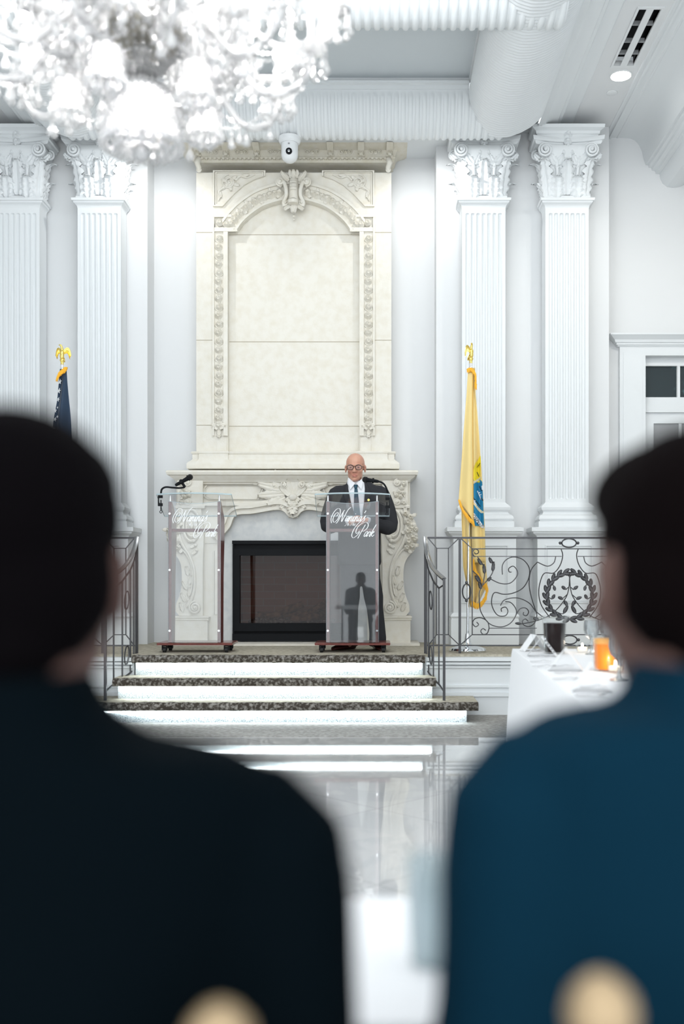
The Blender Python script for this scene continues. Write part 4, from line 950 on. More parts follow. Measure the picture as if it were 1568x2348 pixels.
def microphone(label, side, mic0, mic1, neck, clamp):
    """clamp on the plate edge, gooseneck, handheld microphone; all points in photo px at d"""
    d = 8.80
    q = lambda p, dd=0: W(p[0], p[1], d+dd)
    r = thing('microphone', q(clamp), label, 'microphone', 'lectern microphones')
    a, b = q(mic0), q(mic1); t = (b-a)
    mb = MB(); mb.tube([a+t*k for k in (0,.1,.6,.72,.76)], [.011,.014,.018,.020,.022], 12); bo = mb.build('microphone_body', M['black'], r, world=True, angle=40)
    c = a+t*0.86; mb = MB(); mb.ball(c, 0.027, 14, 10); mb.build('grille', mat('dark_mesh', (0.03,0.03,0.03), 0.35, 0.6, bump=(900, .8)), bo, world=True, smooth=True)
    mb = MB(); mb.tube([a+t*.74, a+t*.78], .0275, 14); mb.build('collar', M['black'], bo, world=True, angle=40)
    mb = MB(); mb.tube([a+t*.30, a+t*.42], .024, 12); mb.tube([a+t*.36, (a+t*.36)*.4+q(neck[-1])*.6, q(neck[-1])], [.012,.012,.012], 8); mb.build('holder', M['black'], r, world=True, angle=40)
    mb = MB(); mb.tube(crom([q(p) for p in neck], 6), 0.0085, 8); mb.build('gooseneck', M['black'], r, world=True, angle=50)
    c = q(clamp); mb = MB()
    mb.box(c.x-.018, c.x+.018, c.y-.012, c.y+.012, c.z-.004, c.z+.02); mb.box(c.x-.018, c.x+.018, c.y-.012, c.y+.012, c.z-.075, c.z-.05); mb.box(c.x-side*.018-.004, c.x-side*.018+.004, c.y-.01, c.y+.01, c.z-.075, c.z+.02)
    mb.tube([(c.x+side*.004, c.y, c.z-.02), (c.x+side*.004, c.y, c.z-.115)], .005, 8); mb.tube([(c.x+side*.004+.011*math.cos(k), c.y, c.z-.126+.011*math.sin(k)) for k in [i*PI/5 for i in range(10)]], .003, 5, closed=True)
    mb.build('clamp', M['black'], r, world=True)
microphone('black microphone angled up on a bent gooseneck clamped to the left lectern', 1, (402,1113), (441,1091), [(369,1132),(371,1122),(380,1117),(395,1118),(412,1119),(424,1117)], (368,1141))
microphone('black microphone pointing at the speaker from a gooseneck clamped to the right lectern', -1, (868,1104), (832,1099), [(889,1132),(886,1120),(880,1110),(872,1105),(866,1104),(860,1104)], (888,1146))

# ================================================================ RAILINGS
DRL = 8.76
def rail_pt(cx, cy, f=lambda x: x): 
    p = W(940+cx/2.703, 1200+cy/2.703, DRL); return Vector((f(p.x), p.y, p.z))
def stage_rail(label, mirror):
    f = (lambda x: 2*CX-x) if mirror else (lambda x: x)
    base = rail_pt(700, 790, f); r = thing('stage_railing', (base.x, DRL, ZS), label, 'railing', 'wrought iron railings round the stage')
    q = lambda x, y: rail_pt(x, y, f)
    K = M['iron']; XR = 1663                                          # right end post
    mb = MB(); mb.tube([q(95,90), q(XR+25,90)], 0.0125, 4, up=(0,0,1)); mb.build('top_rail', K, r, world=True)
    mb = MB(); mb.tube([q(95,757), q(XR+25,757)], 0.008, 4, up=(0,0,1)); mb.build('bottom_rail', K, r, world=True)
    for x in (308, XR):
        mb = MB(); a = q(x,92); b = q(x,800); mb.tube([a, Vector((a.x,a.y,ZS+.001))], 0.015, 4); mb.build('post', K, r, world=True)
    rod = lambda mb, P, t=0.0055, n=5, c=5, up=(0,1,0): mb.tube(crom([q(*p) for p in P], c) if c else [q(*p) for p in P], t, n, up=up)
    mb = MB()
    for P in ([(115,95),(165,155),(238,155),(300,95)], [(165,155),(165,690)], [(238,155),(238,690)], [(118,750),(165,690),(238,690),(300,750)],
              [(316,95),(385,158),(XR-77,158),(XR-8,95)], [(385,158),(385,690)], [(XR-77,158),(XR-77,690)], [(316,750),(385,690),(XR-77,690),(XR-8,750)]):
        rod(mb, P, 0.0065, 4, 0)
    mb.build('inner_frame', K, r, world=True)
    C0 = 989
    for h in (0, 1):
        g = (lambda P: [(2*C0-a, b) for a, b in P]) if h else (lambda P: P)
        mb = MB()
        rod(mb, g([(385,205),(940,205)]), 0.0045, 4, 0); rod(mb, g([(490,650),(785,650)]), 0.0045, 4, 0)
        curves = [
         [(500,345),(560,372),(620,370),(660,330),(664,295),(640,266),(612,280),(614,300),(628,302)],
         [(572,318),(572,260),(600,222),(645,208),(700,225),(738,275),(735,340),(700,400),(640,432),(580,440),(523,430),(505,480),(515,530),(545,570),(590,572),(606,545),(592,520),(566,528),(568,548)],
         [(430,490),(440,550),(490,620),(560,642),(620,620),(655,570),(655,530),(625,492),(590,486)],
         [(655,570),(680,530),(715,524),(735,547),(722,572),(702,566),(704,550)],
         [(560,510),(580,478),(625,463),(680,465),(740,495),(780,545),(830,585)],
         [(790,240),(750,290),(738,370),(750,450),(775,530),(786,570),(770,620),(735,640),(702,628),(697,604),(715,592),(733,608)],
         [(790,240),(850,265),(890,245),(902,207)],
         [(936,160),(946,200),(930,260),(890,308),(832,310),(805,370),(798,440),(815,510),(865,582)],
         [(490,655),(480,610),(440,586),(402,592),(388,618),(405,640),(424,628),(412,612)],
         [(490,650),(478,682),(452,688),(438,668),(452,652),(470,664)],
         [(388,175),(400,160),(420,165),(424,182),(408,190),(398,180)], [(386,178),(392,198),(405,207)]]
        for P in curves: rod(mb, g(P), 0.0048, 5, 5)
        mb.build('scrollwork', K, r, world=True)
        # leafy stem
        mb = MB()
        for P in ([(432,510),(428,440),(445,390),(485,345),(512,300),(512,250),(490,210)], [(448,385),(462,310),(450,255),(418,208)], [(443,395),(430,340),(388,295)]): rod(mb, g(P), 0.005, 5, 5)
        for (a, b, an, L_) in ((512,285,0.1,.09),(508,235,-.5,.06),(462,300,-.1,.09),(445,245,-.6,.07),(430,350,-.6,.07),(440,395,-.3,.07),(478,345,.8,.05)):
            p = g([(a, b+12)])[0]; sg = -1 if (h != mirror) else 1
            leaf(mb, q(*p)-Vector((0,.004,0)), an*sg, L_, 0.032, 0.01, 4, 7, lobes=3, thick=0.003)
        mb.build('leaf_stem', K, r, world=True, angle=50)
        mb = MB()
        for P in ([(989,312),(984,400),(960,470),(880,560),(780,605),(668,627)],[(984,395),(975,402),(965,412)],[(962,465),(955,480),(953,500)],[(975,440),(962,452),(950,462)],[(989,345),(988,338),(986,330)],[(900,545),(930,558),(950,560)],[(846,450),(865,462),(880,470)],[(862,385),(878,380),(890,385)]): rod(mb, g(P), 0.0045, 5, 5)
        for (a, b, an, L_, w_) in ((965,410,-.9,.05,.03),(950,470,-1.2,.055,.03),(960,478,2.8,.06,.03),(800,600,-1.2,.06,.035),(690,622,-1.5,.06,.025),(880,470,.5,.05,.03),(890,385,2.9,.05,.028),(950,560,.5,.085,.035),(985,330,.0,.04,.03)):
            p = g([(a, b)])[0]; sg = -1 if (h != mirror) else 1
            leaf(mb, q(*p)-Vector((0,.004,0)), an*sg, L_, w_, 0.008, 4, 7, lobes=1, thick=0.003)
        mb.build('twig', K, r, world=True, angle=50)
    # laurel wreath
    mb = MB(); cen = q(C0, 450); R_ = 145/2.703*DRL/F
    mb.tube([cen+Vector((R_*math.cos(a), 0, R_*math.sin(a))) for a in [2*PI*i/48 for i in range(48)]], 0.008, 6, closed=True, up=(0,1,0))
    for i in range(44):
        k = i//2; side = 1 if i % 2 else -1; t = (k % 11)/11
        a = (-PI/2+t*PI) if k < 11 else (-PI/2-t*PI); dr = 1 if k < 11 else -1
        p = cen+Vector((R_*math.cos(a), -.008, R_*math.sin(a))); tang = math.atan2(-math.sin(a)*dr, math.cos(a)*dr)
        leaf(mb, p, tang+side*0.38, 0.072, 0.034, 0.012, 4, 7, lobes=1, thick=0.003)
    mb.build('laurel_wreath', K, r, world=True, angle=50)
    for (a, b, rx, rz) in ((985,122,45,27), (989,722,45,27), (350,423,25,48), (XR-35,423,25,48)):
        c = q(a, b); k = DRL/F/2.703; mb = MB()
        mb.tube([c+Vector((rx*k*math.cos(t), 0, rz*k*math.sin(t))) for t in [2*PI*i/24 for i in range(24)]], 0.007, 6, closed=True, up=(0,1,0))
        v_ = rz > rx
        for s in (-1, 1): mb.ball(c+Vector((0 if v_ else s*(rx+10)*k, 0, s*(rz+8)*k if v_ else 0)), 0.014, 8, 6)
        mb.build('oval_ring', K, r, world=True, angle=50)
    return r
stage_rail('iron stage railing with scrolls and laurel wreath, in front of the yellow flag', False)
stage_rail('wrought iron stage railing left of the stairs, mostly hidden behind the left guest', True)
def stair_rail(label, mirror):
    f = (lambda x: 2*CX-x) if mirror else (lambda x: x)
    r = thing('stair_railing', (f(0.48), 8.45, 0.35), label, 'railing', 'wrought iron railings beside the stairs')
    T = [(975,1231,8.74),(976,1250,8.70),(981,1275,8.62),(990,1298,8.50),(1003,1314,8.36),(1018,1327,8.20)]
    hp = [W(a, b, d) for a, b, d in T]; hp = [Vector((f(p.x), p.y, p.z)) for p in crom(hp, 6)]
    mb = MB(); mb.tube(hp, [(0.021, 0.010)]*len(hp), 8, up=(0,0,1)); mb.tube([p+Vector((0,0,-.014)) for p in hp], [(0.010,.008)]*len(hp), 4, up=(0,0,1)); mb.build('handrail', mat('polished_iron', (0.30,0.30,0.30), 0.25, 0.9), r, world=True, angle=50)
    def top(t): k = t*(len(hp)-1); i = min(int(k), len(hp)-2); return hp[i].lerp(hp[i+1], k-i)
    foot = Vector((f((1018-VX)*8.19/F), 8.19, 0.176)); a = top(0)
    low = lambda t: Vector((top(t).x, top(t).y, lerp(ZS-0.08, 0.27, t)))
    upr = lambda t: top(t)+Vector((0,0,-0.09-0.03*t))
    mb = MB(); mb.tube([top(0), Vector((a.x, a.y, ZS+.001))], 0.016, 4); mb.build('post', M['iron'], r, world=True)
    mb = MB(); b = top(1); mb.tube([b, Vector((b.x, b.y, 0.178))], 0.015, 4); mb.build('post', M['iron'], r, world=True)
    for t in (0.16, 0.30, 0.44, 0.66, 0.84):
        mb = MB(); mb.tube([upr(t), low(t)], 0.0085, 4); mb.build('baluster', M['iron'], r, world=True)
    mb = MB(); P = [top(0)+Vector((0,0,-.04)), upr(.16), upr(.3), upr(.44), upr(.66), upr(.84), top(1)+Vector((0,0,-.05))]; mb.tube(P, 0.008, 4); mb.build('upper_bar', M['iron'], r, world=True)
    mb = MB(); P = [Vector((a.x, a.y, ZS+.04)), low(.16), low(.3), low(.44), low(.66), low(.84), Vector((b.x, b.y, .25))]; mb.tube(P, 0.008, 4); mb.build('lower_bar', M['iron'], r, world=True)
    c = (upr(.55)+low(.55))/2
    for dz in (0.22, -0.25):
        mb = MB(); d_ = (top(.66)-top(.44)).normalized(); mb.tube([c+d_*0.045*math.cos(t)+Vector((0,0,dz+.075*math.sin(t))) for t in [2*PI*i/20 for i in range(20)]], 0.006, 5, closed=True); mb.build('oval_ring', M['iron'], r, world=True, angle=50)
stair_rail('curved iron stair railing on the right side of the glowing steps', False)
stair_rail('curved iron stair railing on the left side of the glowing steps, beside the left guest', True)

# ================================================================ FLAGS
def sstar(c, r, rot=0):
    return [(c[0]+(r if k % 2 == 0 else r*.40)*math.sin(k*PI/5+rot), c[1]+(r if k % 2 == 0 else r*.40)*math.cos(k*PI/5+rot)) for k in range(10)]
def eagle(r, c, rz, name='eagle_finial'):
    """gilt eagle on a ball, wings raised; faces -y before turning by rz"""
    s0 = MB()
    s0.lathe([(.010,-.115),(.016,-.11),(.013,-.10),(.014,-.09),(.020,-.08),(.022,-.07),(.014,-.06)], (0,0,0), 14)
    s0.ball((0,-.005,-.035), (.020,.018,.034), 12, 8); s0.ball((0,-.004,-.008), (.021,.020,.03), 12, 8)
    s0.tube(crom([(0,0,.005),(0,-.004,.03),(-.003,-.01,.05),(-.012,-.012,.062)], 4), lambda t: .015-.008*t, 8); s0.ball((-.010,-.012,.06), .009, 8, 6); s0.tube([(-.014,-.012,.062),(-.024,-.013,.062),(-.027,-.013,.057)], [.005,.0035,.0012], 6)
    s0.tube([(0,.012,-.03),(0,.025,-.06),(0,.028,-.085)], [(.010,.005),(.016,.004),(.018,.002)], 6)
    for s in (-1, 1):
        def wing(u, v):
            a = crom([(.012*s,0,.012),(.030*s,.008,.035),(.048*s,.014,.040),(.062*s,.02,.015),(.070*s,.022,-.03)], 4)
            i = u*(len(a)-1); k = min(int(i), len(a)-2); p = a[k].lerp(a[k+1], i-k)
            ln = lerp(.035, .075, min(1, u*1.3))*(1 if u < .8 else 1-(u-.8)*4.2); ln = max(ln, .006)
            saw = 1-.14*abs(math.sin(u*PI*7))
            return p+Vector((-s*.012*v*(u-.3), .004+.004*math.cos(u*PI*14)*v, -ln*v*saw))
        s0.grid(lambda u, v: wing(u, v), 28, 4); s0.grid(lambda u, v: wing(u, v)+Vector((0,.004,0)), 28, 4, flip=True)
        s0.tube([Vector(wing(i/12, 0)) for i in range(13)], .0055, 6)
    s0.xform(Matrix.Rotation(rz, 4, 'Z')); s0.xform(Matrix.Translation(Vector(c)))
    return s0.build(name, M['gold'], r, world=True, angle=55)
DFL = 8.97
def flag_base(r, x, top, xt):
    mb = MB(); mb.lathe([(.165,.0),(.167,.012),(.155,.03),(.12,.04),(.06,.05),(.03,.08),(.022,.14),(.020,.16)], (x, DFL, ZS+.001), 36); mb.build('base', M['chrome'], r, world=True, angle=35)
    mb = MB(); mb.tube([(x, DFL, ZS+.15), (xt, DFL, top)], .0125, 12); mb.lathe([(.018,top-.10),(.018,top-.05),(.014,top-.04)], (xt, DFL, 0), 12); mb.build('pole', M['chrome'], r, world=True, angle=35)
def sheet(name, m, r, tabL, tabR, y0, y1, folds, amp, dfront, n=36, rows=60, ph=0.0, thick=0.004):
    """hanging cloth between two edges given in photo px by row; pleated in depth"""
    def at(u, v):
        py = lerp(y0, y1, v); a = interp(tabL, py); b = interp(tabR, py); p = W(lerp(a, b, u), py, DFL-dfront)
        am = amp*(0.25+0.75*min(1, v*1.6))
        return p+Vector((0.006*math.sin(u*folds*2*PI+ph+1)*v, am*math.sin(u*folds*2*PI+ph+0.7*math.sin(v*3))+.012*math.sin(v*9+u*4), 0))
    mb = MB(); mb.grid(at, n, rows); o = mb.build(name, m, r, world=True, angle=80)
    so = o.modifiers.new('cloth', 'SOLIDIFY'); so.thickness = thick
    return o, at
def fringe(name, r, pts, L, m, drop=(0,-1), dfront=0.03, step=3):
    mb = MB(); P = crom([W(a, b, DFL-dfront) for a, b in pts], 10)
    for i, p in enumerate(P):
        for k in range(step):
            q = p+Vector((random.uniform(-.006,.006), random.uniform(-.006,.006), 0)); l = L*random.uniform(.7,1.1)
            mb.tube([q, q+Vector((drop[0]*l*.5+random.uniform(-.004,.004), 0, drop[1]*l*.5)), q+Vector((drop[0]*l+random.uniform(-.007,.007), 0, drop[1]*l))], [.006,.005,.002], 4)
    return tag(mb.build(name, m, r, world=True), kind=None)
M['yellow'] = mat('yellow_silk', (0.86,0.66,0.27), 0.55, sheen=0.3); M['fringe'] = mat('gold_fringe', (0.95,0.48,0.03), 0.6)
M['blueflag'] = mat('navy_flag_cloth', (0.012,0.035,0.075), 0.6, sheen=0.2); M['starw'] = mat('white_embroidery', (0.85,0.86,0.88), 0.6)
M['redstripe'] = mat('red_flag_cloth', (0.35,0.02,0.03), 0.6)
fy = thing('flag', (W(1071,0,DFL).x, DFL, ZS), 'yellow fringed state flag with blue shield, hanging from a chrome pole right of the fireplace', 'flag', 'flags either side of the fireplace')
x_ = W(1072,0,DFL).x; ec = W(1079.5,812,DFL)+Vector((.0,0,.03)); flag_base(fy, x_, ec.z-.10, ec.x); eagle(fy, ec, math.radians(62))
tl = [(842,1073),(900,1070),(1000,1062),(1100,1055),(1150,1051.5),(1200,1062),(1385,1066)]; tr = [(842,1089),(900,1090),(1000,1099),(1100,1106),(1210,1111),(1300,1114),(1340,1118),(1385,1096)]
tm = [(842,1082),(1000,1081),(1400,1084)]
o, back = sheet('cloth', M['yellow'], fy, [(842,1074),(1180,1058),(1300,1062),(1392,1078)], tr, 844, 1392, 2.2, 0.035, -0.01)
o2, right = sheet('cloth', M['yellow'], fy, tm, tr, 844, 1290, 1.3, 0.022, 0.035, ph=2.0)
def lcut(py): return 1
o1 = MB()
def leftp(u, v):
    a = lambda y: interp(tl, y); yb = lerp(1150, 1196, u); py = lerp(844, yb, v); p = W(lerp(a(py), interp(tm, py)+2, u), py, DFL-.06); return p+Vector((0, .02*math.sin(u*5+1.2)*min(1, v*2)+.01*math.sin(v*8), 0))
o1.grid(leftp, 18, 60); o1 = o1.build('cloth', M['yellow'], fy, world=True, angle=80); so = o1.modifiers.new('cloth', 'SOLIDIFY'); so.thickness = .004
fringe('fringe', fy, [(1052,1146),(1060,1166),(1072,1182),(1085,1196)], 0.05, M['fringe'], (0.25,-1), 0.085, 4)
fringe('fringe', fy, [(1072,846),(1078,843),(1084,848),(1089,858),(1090,885)], 0.035, M['fringe'], (0.15,-1), 0.075, 4)
fringe('fringe', fy, [(1085,1282),(1090,1305),(1102,1325),(1113,1338),(1117,1350),(1110,1372),(1096,1384),(1082,1378)], 0.05, M['fringe'], (-0.1,-1), 0.05, 4)
mb = MB(); mb.tube([leftp(1, k/20)+Vector((0,-.004,0)) for k in range(21)], .006, 5); mb.build('edge_cord', mat('ochre_cord', (0.70,0.42,0.10), 0.6), fy, world=True)
def emb(name, polys, m, lift):
    mb = MB()
    for poly in polys:
        V = []
        for a, b in poly:
            v = (b-844)/(1290-844); u = (a-interp(tm, b))/(interp(tr, b)-interp(tm, b)); p = right(u, v); V.append(p+Vector((0,-lift,0)))
        mb.add(V, [tuple(range(len(V)))])
    # thin extrusion so the patch has an edge
    o = mb.build(name, m, fy, world=True, clean=False); so = o.modifiers.new('patch', 'SOLIDIFY'); so.thickness = 0.002; return o
def dens(P, k=6):
    out = []
    for a, b in zip(P, P[1:]+P[:1]): out += [(lerp(a[0], b[0], i/k), lerp(a[1], b[1], i/k)) for i in range(k)]
    return out
M['eblue'] = mat('blue_embroidery', (0.02,0.23,0.42), 0.6); M['eyel'] = mat('bright_yellow_embroidery', (0.85,0.68,0.03), 0.6); M['ebuff'] = mat('buff_embroidery', (0.80,0.72,0.50), 0.6); M['einkb'] = mat('black_thread', (0.02,0.03,0.04), 0.6)
def strips(f0, f1, y0, y1, k=14):
    k = max(k, int((y1-y0)/3)); Q = 10
    g = lambda i, j: (lerp(f0(lerp(y0,y1,i/k)), f1(lerp(y0,y1,i/k)), j/Q), lerp(y0,y1,i/k))
    return [[g(i,j), g(i,j+1), g(i+1,j+1), g(i+1,j)] for i in range(k) for j in range(Q)]
R_ = lambda y: interp(tr, y)-0.6
Lm = lambda y: 1082.0
emb('shield', strips(lambda y: interp([(1085,1083),(1090,1082),(1170,1082),(1180,1088)], y), lambda y: interp([(1085,1088),(1105,R_(1105)),(1120,R_(1120)),(1210,R_(1200))], y), 1085, 1206, 22), M['eblue'], .012)
emb('crest', strips(lambda y: interp([(1046,1101),(1062,1090),(1085,1083),(1106,1087)], y), lambda y: interp([(1046,1102),(1060,R_(1060)),(1106,1100)], y), 1046, 1106, 12), M['eyel'], .015)
emb('shield_border', strips(lambda y: interp([(1094,1100),(1104,1086),(1110,1082)], y), lambda y: interp([(1094,1105),(1104,1094),(1110,1086)], y), 1094, 1110, 5)+strips(lambda y: interp([(1150,1082),(1172,1096),(1178,1104)], y), lambda y: interp([(1150,1085),(1168,1100),(1174,R_(1174))], y), 1152, 1177, 7), M['ebuff'], .017)
emb('plough', [dens(P, 3) for P in ([(1093,1126),(1095,1125),(1104,1145),(1102,1146)], [(1095,1130),(1100,1128),(1100.5,1130),(1096,1132)], [(1097,1135),(1103,1133),(1103.5,1135),(1098,1137)], [(1083,1145),(1085,1144),(1093,1158),(1091,1159)], [(1084,1150),(1090,1147),(1090.5,1149),(1085,1152)], [(1104,1115),(1106,1114),(1107,1124),(1105,1124)])], M['starw'], .018)
emb('outline', [dens(P, 3) for P in ([(1083,1140),(1084,1139),(1101,1161),(1100,1162)], [(1098,1115),(1099,1114),(1105,1126),(1104,1127)], [(1100,1140),(1101,1139),(1108,1148),(1107,1150)], [(1088,1078),(1089,1077),(1101,1062),(1100,1061)], [(1092,1083),(1093,1082),(1098,1092),(1097,1093)])], M['einkb'], .019)
rib = [(1081,1172),(1088,1178),(1096,1190),(1104,1201),(1109.5,1206)]; rb2 = [(1081,1182),(1086,1188),(1093,1199),(1101,1209),(1109.5,1212)]
emb('motto_ribbon', [[rib[i], rib[i+1], rb2[i+1], rb2[i]] for i in range(4)], M['starw'], .018)
txt = bpy.data.curves.new('motto', 'FONT'); txt.body = 'PROSPERITY'; txt.size = 0.046; txt.extrude = 0.0005
to = bpy.data.objects.new('motto_lettering', txt); dgr = None; COL.objects.link(to)
bpy.context.view_layer.update(); me = bpy.data.meshes.new_from_object(to.evaluated_get(bpy.context.evaluated_depsgraph_get())); COL.objects.unlink(to); bpy.data.objects.remove(to)
cur = crom([W(a, b, DFL) for a, b in ((1079,1174),(1086,1183),(1094,1195),(1102,1205.5),(1109,1209.5))], 8); LL = sum((b-a).length for a, b in zip(cur, cur[1:])); wid_ = max(v.co.x for v in me.vertices)
for v_ in me.vertices:
    t = v_.co.x/wid_*(len(cur)-1); i = min(int(t), len(cur)-2); p = cur[i].lerp(cur[i+1], t-i); tg = (cur[i+1]-cur[i]).normalized(); nn = Vector((-tg.z, 0, tg.x))
    if nn.z < 0: nn = -nn
    c_ = p+nn*(v_.co.y*.85-.012); v = ((VY-(c_.z-HC)*F/DFL)-844)/(446); px = VX+c_.x*F/DFL; py = VY-(c_.z-HC)*F/DFL
    u = (px-interp(tm, py))/(interp(tr, py)-interp(tm, py)); sp_ = right(u, (py-844)/446); v_.co = Vector((sp_.x, sp_.y-.024-v_.co.z, sp_.z))-fy.location
me.materials.clear(); me.materials.append(M['einkb']); to = bpy.data.objects.new('motto_lettering', me); COL.objects.link(to); to.parent = fy
# blue flag with stars
fbq = thing('flag', (W(143,0,DFL).x, DFL, ZS), 'dark blue fringed flag with white stars, hanging on the far left behind the left guest', 'flag', 'flags either side of the fireplace')
x_ = W(143,0,DFL).x; ec = W(142.5,810,DFL)+Vector((0,0,.01)); flag_base(fbq, x_, ec.z-.10, ec.x); eagle(fbq, ec, math.radians(-6))
btl = [(840,139),(868,135),(920,129),(960,122),(1000,119),(1150,108),(1380,116)]; btr = [(840,152),(868,154),(940,158),(985,160),(1150,168),(1380,158)]
o, bl = sheet('canton', M['blueflag'], fbq, btl, btr, 846, 1120, 1.2, 0.03, 0.035, rows=40)
mb = MB()
for (a, b, r_, rt) in ((138,877,.026,.1),(136.5,898,.026,.3),(135.5,918,.020,.5),(127,943,.022,.1),(128,963,.020,.4),(134.5,937,.010,.2),(135,958,.012,.3),(124,985,.02,.1),(134,1000,.02,.2),(122,1010,.02,.3),(150,1015,.02,.2)):
    V = []
    c = W(a+2, b, DFL)
    for x, z in sstar((c.x, c.z), r_, rt):
        px = VX+x*F/DFL; py = VY-(z-HC)*F/DFL; v = (py-846)/(1120-846); u = (px-interp(btl, py))/(interp(btr, py)-interp(btl, py)); p = bl(u, v); V.append(Vector((x, p.y-.008, z)))
    V.append(Vector((c.x, sum(p.y for p in V)/10-.003, c.z))); mb.add(V, [(i, (i+1) % 10, 10) for i in range(10)])
ob = mb.build('embroidered_stars', M['starw'], fbq, world=True, clean=False); so = ob.modifiers.new('patch', 'SOLIDIFY'); so.thickness = .003
for k in range(7):
    ml = 'redstripe' if k % 2 == 0 else 'starw'
    sheet('stripe', M[ml], fbq, [(1110, lerp(110,168,k/7)-1.5),(1385, lerp(116,158,k/7)-1)], [(1110, lerp(110,168,(k+1)/7)),(1385, lerp(116,158,(k+1)/7))], 1112, 1385, 0.6, 0.012, 0.02, n=6, rows=30, ph=k*1.5)
fringe('fringe', fbq, [(134,862),(137,854),(143,848),(149,843),(153,842)], 0.05, M['fringe'], (-0.35,-1), 0.075, 5)
# ================================================================ PEOPLE
def head_parts(mb, c, k=1.0, turn=None):
    """head, face towards -y; c = chin point"""
    n0 = len(mb.v)
    mb.ball((0,.014,.150), (.076,.096,.082), 20, 14); mb.ball((0,-.024,.100), (.063,.062,.090), 20, 14); mb.ball((0,-.034,.038), (.042,.046,.040), 16, 10)
    mb.ball((0,-.066,.020), (.020,.016,.015), 10, 8); mb.tube([(-.045,-.070,.130),(-.02,-.083,.134),(.02,-.083,.134),(.045,-.070,.130)], [.008,.009,.009,.008], 8)
    mb.tube([(0,-.080,.125),(0,-.092,.105),(0,-.103,.085)], [.007,.009,.013], 8); mb.ball((0,-.103,.082), .0115, 8, 6)
    for s in (-1, 1):
        mb.ball((s*.012,-.092,.080), .009, 8, 6); mb.ball((s*.036,-.058,.088), (.024,.024,.022), 10, 8); mb.ball((s*.044,-.012,.062), (.016,.036,.034), 10, 8)
        mb.ball((s*.078,.012,.105), (.009,.018,.032), 10, 8); mb.ball((s*.083,.018,.112), (.006,.015,.022), 8, 6)
        mb.ball((s*.031,-.0745,.114), (.0155,.012,.011), 10, 8)
    mb.tube([(-.024,-.076,.051),(0,-.085,.053),(.024,-.076,.051)], [.004,.006,.004], 8); mb.tube([(-.018,-.078,.043),(0,-.086,.041),(.018,-.078,.043)], [.005,.008,.005], 8)
    M_ = Matrix.Translation(Vector(c)) @ (turn or Matrix.Identity(4)) @ Matrix.Scale(k, 4)
    mb.xform(M_, n0); return M_
def hand_parts(mb, wrist, along, palm, side, k=1.0, bend=(0.5,0.7,0.5), spread=.02):
    """wrist point; along = direction of the hand, palm = direction the palm faces, side = towards the thumb"""
    A = Vector(along).normalized(); Pm = Vector(palm); Pm = (Pm-A*Pm.dot(A)).normalized(); S = Vector(side); S = (S-A*S.dot(A)-Pm*S.dot(Pm)).normalized(); w_ = Vector(wrist)
    q = lambda a, s, p: w_+(A*a+S*s+Pm*p)*k
    mb.tube([q(-.03,0,0), q(0,0,0), q(.03,0,0), q(.07,0,0), q(.092,0,.002)], [(.026*k,.020*k),(.028*k,.018*k),(.037*k,.016*k),(.041*k,.014*k),(.036*k,.010*k)], 12, up=Pm)
    for i, (L, r_) in enumerate(((.072,.0088),(.080,.0090),(.075,.0088),(.058,.0076))):
        s = .031-i*.0205; p = q(.085-.004*abs(i-1), s, 0); d = A.copy(); P = [p-A*.02*k, p]
        for j, f in enumerate((.45,.30,.25)):
            d = (d*math.cos(bend[j])+Pm*math.sin(bend[j])).normalized(); d = (d+S*(1.5-i)*.012).normalized(); P.append(P[-1]+d*L*f*k*1.02)
            Pn = Pm*math.cos(bend[j])-A*0; 
        mb.tube(P, [r_*k*1.05, r_*k*1.05, r_*k, r_*k*.92, r_*k*.75], 8); mb.ball(P[-1], r_*k*.78, 8, 6)
    P = [q(.015,.022,.006), q(.04,.046,.014), q(.065,.054,.026), q(.088,.050,.034)]; mb.tube(P, [.013*k,.0115*k,.010*k,.008*k], 8); mb.ball(P[-1], .008*k, 8, 6)
def blob(mb, name, m, parent, voxel, smooth=4, world=False):
    o = mb.build(name, m, parent, world=world, clean=True)
    r_ = o.modifiers.new('skin', 'REMESH'); r_.mode = 'VOXEL'; r_.voxel_size = voxel; r_.use_smooth_shade = True
    if smooth: s = o.modifiers.new('soft', 'SMOOTH'); s.factor = 0.5; s.iterations = smooth
    return o
def torso(mb, rings, n=24):
    vs = []; fs = []
    for z, rx, ry, cy_ in rings:
        for k in range(n):
            a = 2*PI*k/n; c, s = math.cos(a), math.sin(a); e = 0.85
            vs.append((rx*abs(c)**e*(1 if c > 0 else -1), cy_+ry*abs(s)**e*(1 if s > 0 else -1), z))
    for i in range(len(rings)-1):
        for k in range(n): a = i*n+k; b = i*n+(k+1) % n; fs.append((a, b, b+n, a+n))
    fs.append(tuple(range(n))[::-1]); fs.append(tuple(range((len(rings)-1)*n, len(rings)*n))); mb.add(vs, fs)
